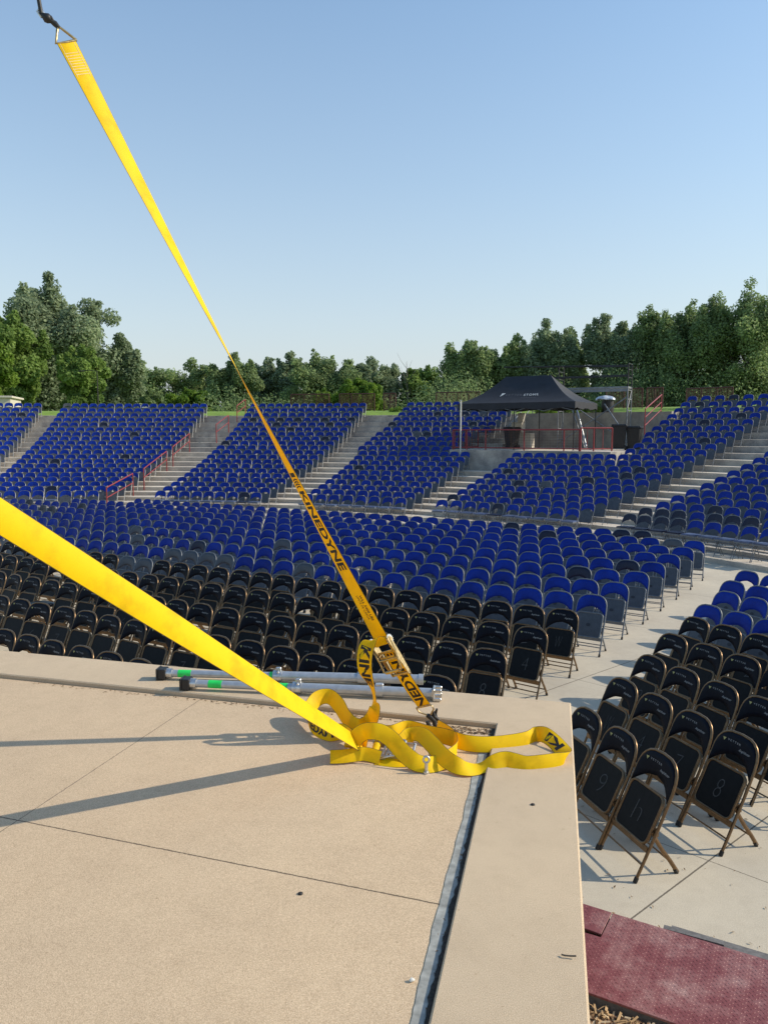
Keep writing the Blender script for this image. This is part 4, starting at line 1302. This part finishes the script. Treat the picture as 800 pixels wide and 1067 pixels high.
for t in (0, 1):
    for z in (3.25, 3.72):
        mb = MB(); mb.tube([sp_(-1.2 if t == 0 else 0, t, z+(.1 if z > 3.5 else 0)), sp_(SL, t, z-(.05 if z > 3.5 else 0))], .025, 0, 8); mb.build('guard_rail', 'black_plastic', sca)
for a, b in (((1.5, 0, .2), (SL, 0, 2.3)), ((1.5, 1, 2.3), (SL, 1, .2)), ((1.9, 0, 2.5), (3.1, -1.6, .05)), ((SL-1.0, 0, 2.0), (SL-.1, -1.2, 1.0))):
    mb = MB(); mb.tube([sp_(*a), sp_(*b)], .028, 0, 8); mb.build('brace', 'scaffold_metal', sca)
mb = MB(); mb.tube([sp_(2.5, -.9, 1.95), sp_(3.25, -1.9, .05)], .045, 0, 8); mb.build('prop', 'aluminium', sca)
# wheeled bins
def bin_(p, rz, label, s=1.0):
    o = empty('wheeled_bin', p, rz, label=label, cat='bin', group='black wheeled bins'); o.scale = (s, s, s)
    mb = MB(); lo_, hi_ = [(-.2, -.22), (.2, -.22), (.2, .2), (-.2, .2)], [(-.27, -.3), (.27, -.3), (.27, .32), (-.27, .32)]
    vs = [(*q, .06) for q in lo_]+[(*q, .95) for q in hi_]
    mb.add(vs, [(3, 2, 1, 0), (4, 5, 6, 7)]+[(i, (i+1) % 4, 4+(i+1) % 4, 4+i) for i in range(4)])
    mb.box((0, -.0, .94), (.60, .66, .05), 0, None, .015); mb.build('body', 'black_plastic', o)
    mb = MB(); mb.box((0, -.02, .99), (.58, .64, .06), 0, None, .025); mb.tube([(-.22, .36, .97), (.22, .36, .97)], .018, 0, 8); mb.build('lid', 'black_plastic', o)
    for sx in (-1, 1):
        mb = MB(); mb.tube([(sx*.22, .2, .1), (sx*.27, .2, .1)], .1, 0, 14); mb.build('wheel', 'rubber', o)
    return o
bin_((5.75, 34.7, PLZ), math.radians(-70), 'black wheeled bin under the tent beside the tan box', .95)
bin_((9.75, 32.0, PLZ), math.radians(160), 'black wheeled bin at the right end of the platform', 1.05)
bin_((10.35, 31.9, PLZ-.03), math.radians(150), 'second black bin tucked right behind the one at the platform end', 1.0)
# tan box and pillar under the tent
o = empty('concrete_block', (6.15, 35.4, PLZ), -.5, label='pale tan stepped concrete block behind the bin under the tent', cat='block')
mb = MB(); mb.box((0, 0, .6), (.5, .5, 1.2), 0, None, .02); mb.box((.15, 0, 1.4), (.24, .4, .42), 0, None, .02); mb.box((.45, 0, .35), (.5, .5, .7), 0, None, .02); mb.build('block_body', 'tan_wall', o)
# covered barrel on the bank
o = empty('covered_barrel', (10.7, 37.1, 4.0), label='dark barrel with a silver tarp over it on the grass behind the scaffold', cat='barrel')
mb = MB(); mb.tube([(0, 0, 0), (0, 0, .2), (0, 0, .6)], [.28, .3, .28], 0, 16); mb.build('barrel_body', 'black_plastic', o)
mb = MB(); vs = []; n1, n2 = 24, 6
for j in range(n2+1):
    for i in range(n1):
        a = i/n1*2*math.pi; rr = .36*math.sin(math.pi/2*j/n2)*(1+.12*math.sin(a*5)); vs.append((rr*math.cos(a)*1.25-.08, rr*math.sin(a), .80-.16*(j/n2)**3+.022*math.sin(a*4+j)+.03*math.sin(a*2)))
mb.add(vs, [(j*n1+i, (j+1)*n1+i, (j+1)*n1+(i+1) % n1, j*n1+(i+1) % n1) for j in range(n2) for i in range(n1)], 0, True); mb.build('cover', 'tarp', o)
# low building at far left
o = empty('low_building', (-24.6, 47.0, 4.2), math.radians(14), label='small flat tan building behind the far left seats', cat='building')
mb = MB(); mb.box((0, 0, .45), (4.2, 3, .9)); mb.build('wall', 'tan_wall', o)
mb = MB(); mb.box((0, 0, .97), (4.5, 3.3, .12), 0, None, .02); mb.build('roof', 'tan_wall', o)

# ------------------------------------------------------------------ trees
def leaf_cloud(centres, radii, n, size, squash=.85, seed=0, flat=.0):
    r = np.random.default_rng(seed)
    centres = np.array(centres); radii = np.array(radii)
    wts = radii**2; wts /= wts.sum()
    idx = r.choice(len(radii), n, p=wts)
    d = r.normal(size=(n, 3)); d /= np.linalg.norm(d, axis=1, keepdims=True)
    rad = radii[idx]*(r.random(n)**.35)*(1+.05*r.normal(size=n))
    p = centres[idx]+d*rad[:, None]*np.array([1, 1, squash])
    nn = d*.8+r.normal(size=(n, 3))*.7+np.array([0, 0, .35]); nn /= np.linalg.norm(nn, axis=1, keepdims=True)
    a = np.cross(nn, r.normal(size=(n, 3))); a /= np.linalg.norm(a, axis=1, keepdims=True)
    b = np.cross(nn, a)
    s = size*(.55+.9*r.random(n))[:, None]
    q1 = p-a*s-b*s*.15; q2 = p+b*s*.62; q3 = p+a*s+b*s*.1; q4 = p-b*s*.58
    v = np.stack([q1, q4, q3, q2], 1).reshape(-1, 3)
    tone = np.clip(.45+.25*r.normal(size=n)+.25*r.normal(size=len(radii))[idx], 0, 1)
    return v, tone
def leaf_obj(name, v, tone, mat, parent=None):
    n = len(v)//4
    me = bpy.data.meshes.new(name)
    me.vertices.add(len(v)); me.vertices.foreach_set('co', v.astype(np.float32).ravel())
    me.loops.add(n*4); me.loops.foreach_set('vertex_index', np.arange(n*4, dtype=np.int32))
    me.polygons.add(n); me.polygons.foreach_set('loop_start', np.arange(n, dtype=np.int32)*4)
    at = me.attributes.new('tone', 'FLOAT', 'FACE'); at.data.foreach_set('value', tone.astype(np.float32))
    me.materials.append(MATS[mat]); me.update(calc_edges=True); me.validate()
    o = bpy.data.objects.new(name, me); col.objects.link(o)
    if parent is not None: o.parent = parent
    return o
def tree(px, ytop, wpx, Y, mat, label, seed, kind='round', base=.12, n=None, cat='tree', group='trees behind the seating bank', bark='bark', lobes=None, zb=4.0, name='tree'):
    r = random.Random(seed)
    top = PY(px, ytop, Y); H = top.z-zb; W = wpx/F*Y/2
    o = empty(name, (top.x, Y, zb), label=label, cat=cat, group=group)
    K = lobes or int(44+W*9)
    cs_, rs_ = [], []
    # skeleton of upright limbs, clumps hung around each
    tops = []
    nl = 8 if kind == 'tall' else 10
    for k in range(nl):
        a = r.random()*6.28; rad = W*(.20+.70*r.random())
        h = H*(1-(rad/W)**2*.20)*r.uniform(.86, 1.0)
        if k == 0: rad = W*.25*r.random(); h = H
        tops.append((V((math.cos(a)*rad, math.sin(a)*rad*.8, h)), a))
    for k in range(K):
        tpv, a = r.choice(tops)
        u = r.random()**.85
        f = base+(1-base)*u
        env = math.sin(math.pi*min(1, (f*.86+.14)))**.55 if kind != 'tall' else (1-f)**.55*1.0+.10
        c = V((tpv.x*(.25+.75*f), tpv.y*(.25+.75*f), tpv.z*f))
        ja = r.random()*6.28; jr = W*.45*env*r.random()
        rr = H*r.uniform(.09, .16)*(1.25-.60*f) if kind == 'tall' else min(W, H*.6)*r.uniform(.17, .30)*(1.10-.30*f)
        rr *= min(1, (1-f)*2.2+.55)
        c += V((math.cos(ja)*jr, math.sin(ja)*jr, 0))
        cs_.append(tuple(c)); rs_.append(rr)
    for tpv, a in tops:     # pointed tips
        for q_ in range(5):
            cs_.append((tpv.x*(1-.06*q_)+r.uniform(-.4, .4)*q_*.4, tpv.y, tpv.z-H*(.03+.055*q_))); rs_.append(H*(.030+.019*q_))
    px_m = Y/F
    n = n or int(min(70000 if px < 140 else 42000, 6.5*(wpx*(450-ytop))+2500))
    v, t = leaf_cloud(cs_, rs_, n, max(.09, (1.75 if px < 140 else 1.25)*px_m), 1.0, seed)
    leaf_obj('crown', v, t, mat, o)
    mb = MB()
    mb.tube([(0, 0, -.3), (.05*W, 0, H*.25), (0, .05*W, H*.55), (tops[0][0].x, tops[0][0].y, H*.9)], [H*.022, H*.017, H*.011, H*.004], 0, 8)
    for tpv, a in tops[1:]:
        b0 = H*r.uniform(.15, .4)
        mb.tube([(0, 0, b0), (tpv.x*.5, tpv.y*.5, b0+(tpv.z-b0)*.45), (tpv.x*.95, tpv.y*.95, tpv.z*.92)], [H*.011, H*.007, H*.002], 0, 6)
    mb.build('trunk', bark, o)
    return o
TR = [
 (40, 286, 118, 62, 'foliage_grey', 'tallest grey-green cottonwood in the left group', 'round'),
 (-22, 300, 70, 66, 'foliage_deep', 'dark tree cut off by the left edge of the photo', 'round'),
 (8, 322, 84, 56, 'foliage_mid', 'rounded bright green tree in front of the tall cottonwood at left', 'round'),
 (-8, 352, 36, 52, 'foliage_bright', 'light green bush-like tree at the left edge', 'round'),
 (84, 358, 54, 55, 'foliage_mid', 'mid green tree between the cottonwood and the open sky', 'round'),
 (122, 347, 50, 64, 'foliage_grey', 'grey-green tree at the right end of the left group', 'tall'),
 (157, 405, 14, 60, 'foliage_deep', 'tiny dark shrub standing alone in the gap of sky', 'round'),
 (200, 375, 66, 92, 'foliage_deep', 'rounded tree at the left end of the middle tree line', 'round'),
 (190, 404, 50, 80, 'foliage_bright', 'low bright shrub at the left end of the middle tree line', 'round'),
 (246, 366, 34, 90, 'foliage_deep', 'upright tree directly behind the yellow strap', 'round'),
 (277, 371, 34, 96, 'foliage_grey', 'greyish tree right of the one behind the strap', 'round'),
 (303, 368, 34, 94, 'foliage_grey', 'pale airy tree in the middle tree line', 'round'),
 (334, 362, 52, 90, 'foliage_deep', 'broadest dark tree of the middle tree line', 'round'),
 (338, 405, 22, 74, 'foliage_bright', 'small bright conical tree behind the second section', 'tall'),
 (371, 394, 44, 72, 'foliage_bright', 'bright yellow-green small tree in front of the middle line', 'round'),
 (384, 373, 42, 92, 'foliage_grey', 'grey-green tree above the bright small one', 'round'),
 (410, 378, 30, 92, 'foliage_grey', 'slim tree left of the bare dead one', 'round'),
 (446, 381, 42, 92, 'foliage_mid', 'low rounded tree right of the bare dead one', 'round'),
 (487, 353, 48, 88, 'foliage_deep', 'dark upright tree left of the tent peak', 'round'),
 (532, 350, 44, 88, 'foliage_deep', 'dark tree directly above the tent roof', 'round'),
 (574, 331, 46, 88, 'foliage_grey', 'tree with feathery top right of the tent peak', 'round'),
 (606, 336, 42, 90, 'foliage_deep', 'slim dark tree left of the pale-stemmed tree', 'round'),
 (638, 327, 42, 86, 'foliage_grey', 'pale half-bare tree above the scaffold', 'round'),
 (676, 316, 48, 84, 'foliage_deep', 'leafy tree with a sky gap low on its right', 'round'),
 (712, 311, 50, 82, 'foliage_deep', 'tall tree right of the sky gap', 'round'),
 (747, 303, 50, 80, 'foliage_deep', 'tall tree second from the right edge', 'round'),
 (786, 294, 60, 78, 'foliage_deep', 'tallest tree at the right edge', 'round'),
 (838, 300, 60, 80, 'foliage_deep', 'tree cut off by the right edge of the photo', 'round'),
]
for i, (px, yt, wp, Y, mt, lab, kd) in enumerate(TR):
    kw = {}
    if yt == 327: kw['bark'] = 'pale_bark'
    tree(px, yt, wp*(1.14 if px < 140 else 1.7), Y, mt, lab, 100+i, kd, base=.05 if kd == 'round' else .10, **kw)
# bare dead tree
top = PY(424, 377, 90); o = empty('tree', (top.x, 90, 4.0), label='bare dead grey tree standing in the gap of the tree line', cat='tree', group='trees behind the seating bank')
mb = MB(); H = top.z-4.0
mb.tube([(0, 0, 0), (.1, 0, H*.5), (-.1, 0, H)], [.09, .05, .012], 0, 6)
for k in range(16):
    z = H*random.uniform(.3, .9); a = random.uniform(-1, 1); L = random.uniform(.6, 1.6)
    mb.tube([(0, 0, z), (a*L*.6, random.uniform(-.3, .3), z+L*.6), (a*L, random.uniform(-.4, .4), z+L*1.2)], [.025, .016, .008], 0, 5)
mb.build('trunk', 'pale_bark', o)
# lamp post behind the left section
top = PY(101, 386, 50); o = empty('lamp_post', (top.x, 50, 4.1), label='thin dark lamp post with a short arm behind the left section', cat='lamp post')
mb = MB(); H = top.z-4.1; mb.tube([(0, 0, 0), (0, 0, H)], [.05, .03], 0, 8); mb.tube([(0, 0, H-.04), (-.5, 0, H+.02), (-.9, 0, H-.02)], .025, 0, 6); mb.build('pole', 'rubber', o)
mb = MB(); mb.box((-1.0, 0, H-.03), (.34, .14, .08), 0, None, .02); mb.build('lamp_head', 'rubber', o)
# undergrowth below the tree line
cs_, rs_ = [], []
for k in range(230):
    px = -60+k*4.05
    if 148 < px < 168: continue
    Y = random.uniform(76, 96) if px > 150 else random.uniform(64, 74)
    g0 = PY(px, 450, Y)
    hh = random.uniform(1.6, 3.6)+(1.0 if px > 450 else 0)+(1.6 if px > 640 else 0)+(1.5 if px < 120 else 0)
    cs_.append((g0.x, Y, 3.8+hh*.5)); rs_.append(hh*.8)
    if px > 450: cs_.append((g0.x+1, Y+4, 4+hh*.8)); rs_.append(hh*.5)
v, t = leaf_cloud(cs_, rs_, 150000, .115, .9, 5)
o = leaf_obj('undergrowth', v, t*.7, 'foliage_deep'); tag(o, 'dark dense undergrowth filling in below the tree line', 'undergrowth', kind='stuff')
# tufts on the bank by the retaining wall
for k, (a, lab) in enumerate([(30.6, 'leafy green tuft on the bank, leftmost seen under the tent'), (32.4, 'leafy green tuft on the bank, second under the tent'), (34.0, 'leafy green tuft on the bank beside the scaffold leg'), (17.4, 'young green plant on the grass over the second aisle')]):
    r = R0+RD*20-.3 if k < 3 else 40; p = TP(a, 37.6 if k < 3 else 39.8, 4.0 if k < 3 else 4.15)
    o = empty('shrub', p, label=lab, cat='shrub', group='green tufts on the bank')
    v, t = leaf_cloud([(0, 0, .15), (.35, 0, .13), (-.35, .1, .12)], [.3, .22, .22], 700, .05, .9, 60+k); leaf_obj('crown', v, t, 'foliage_bright', o)
    mb = MB(); mb.tube([(0, 0, -.05), (.02, 0, .2)], [.02, .008], 0, 5); mb.build('trunk', 'bark', o)
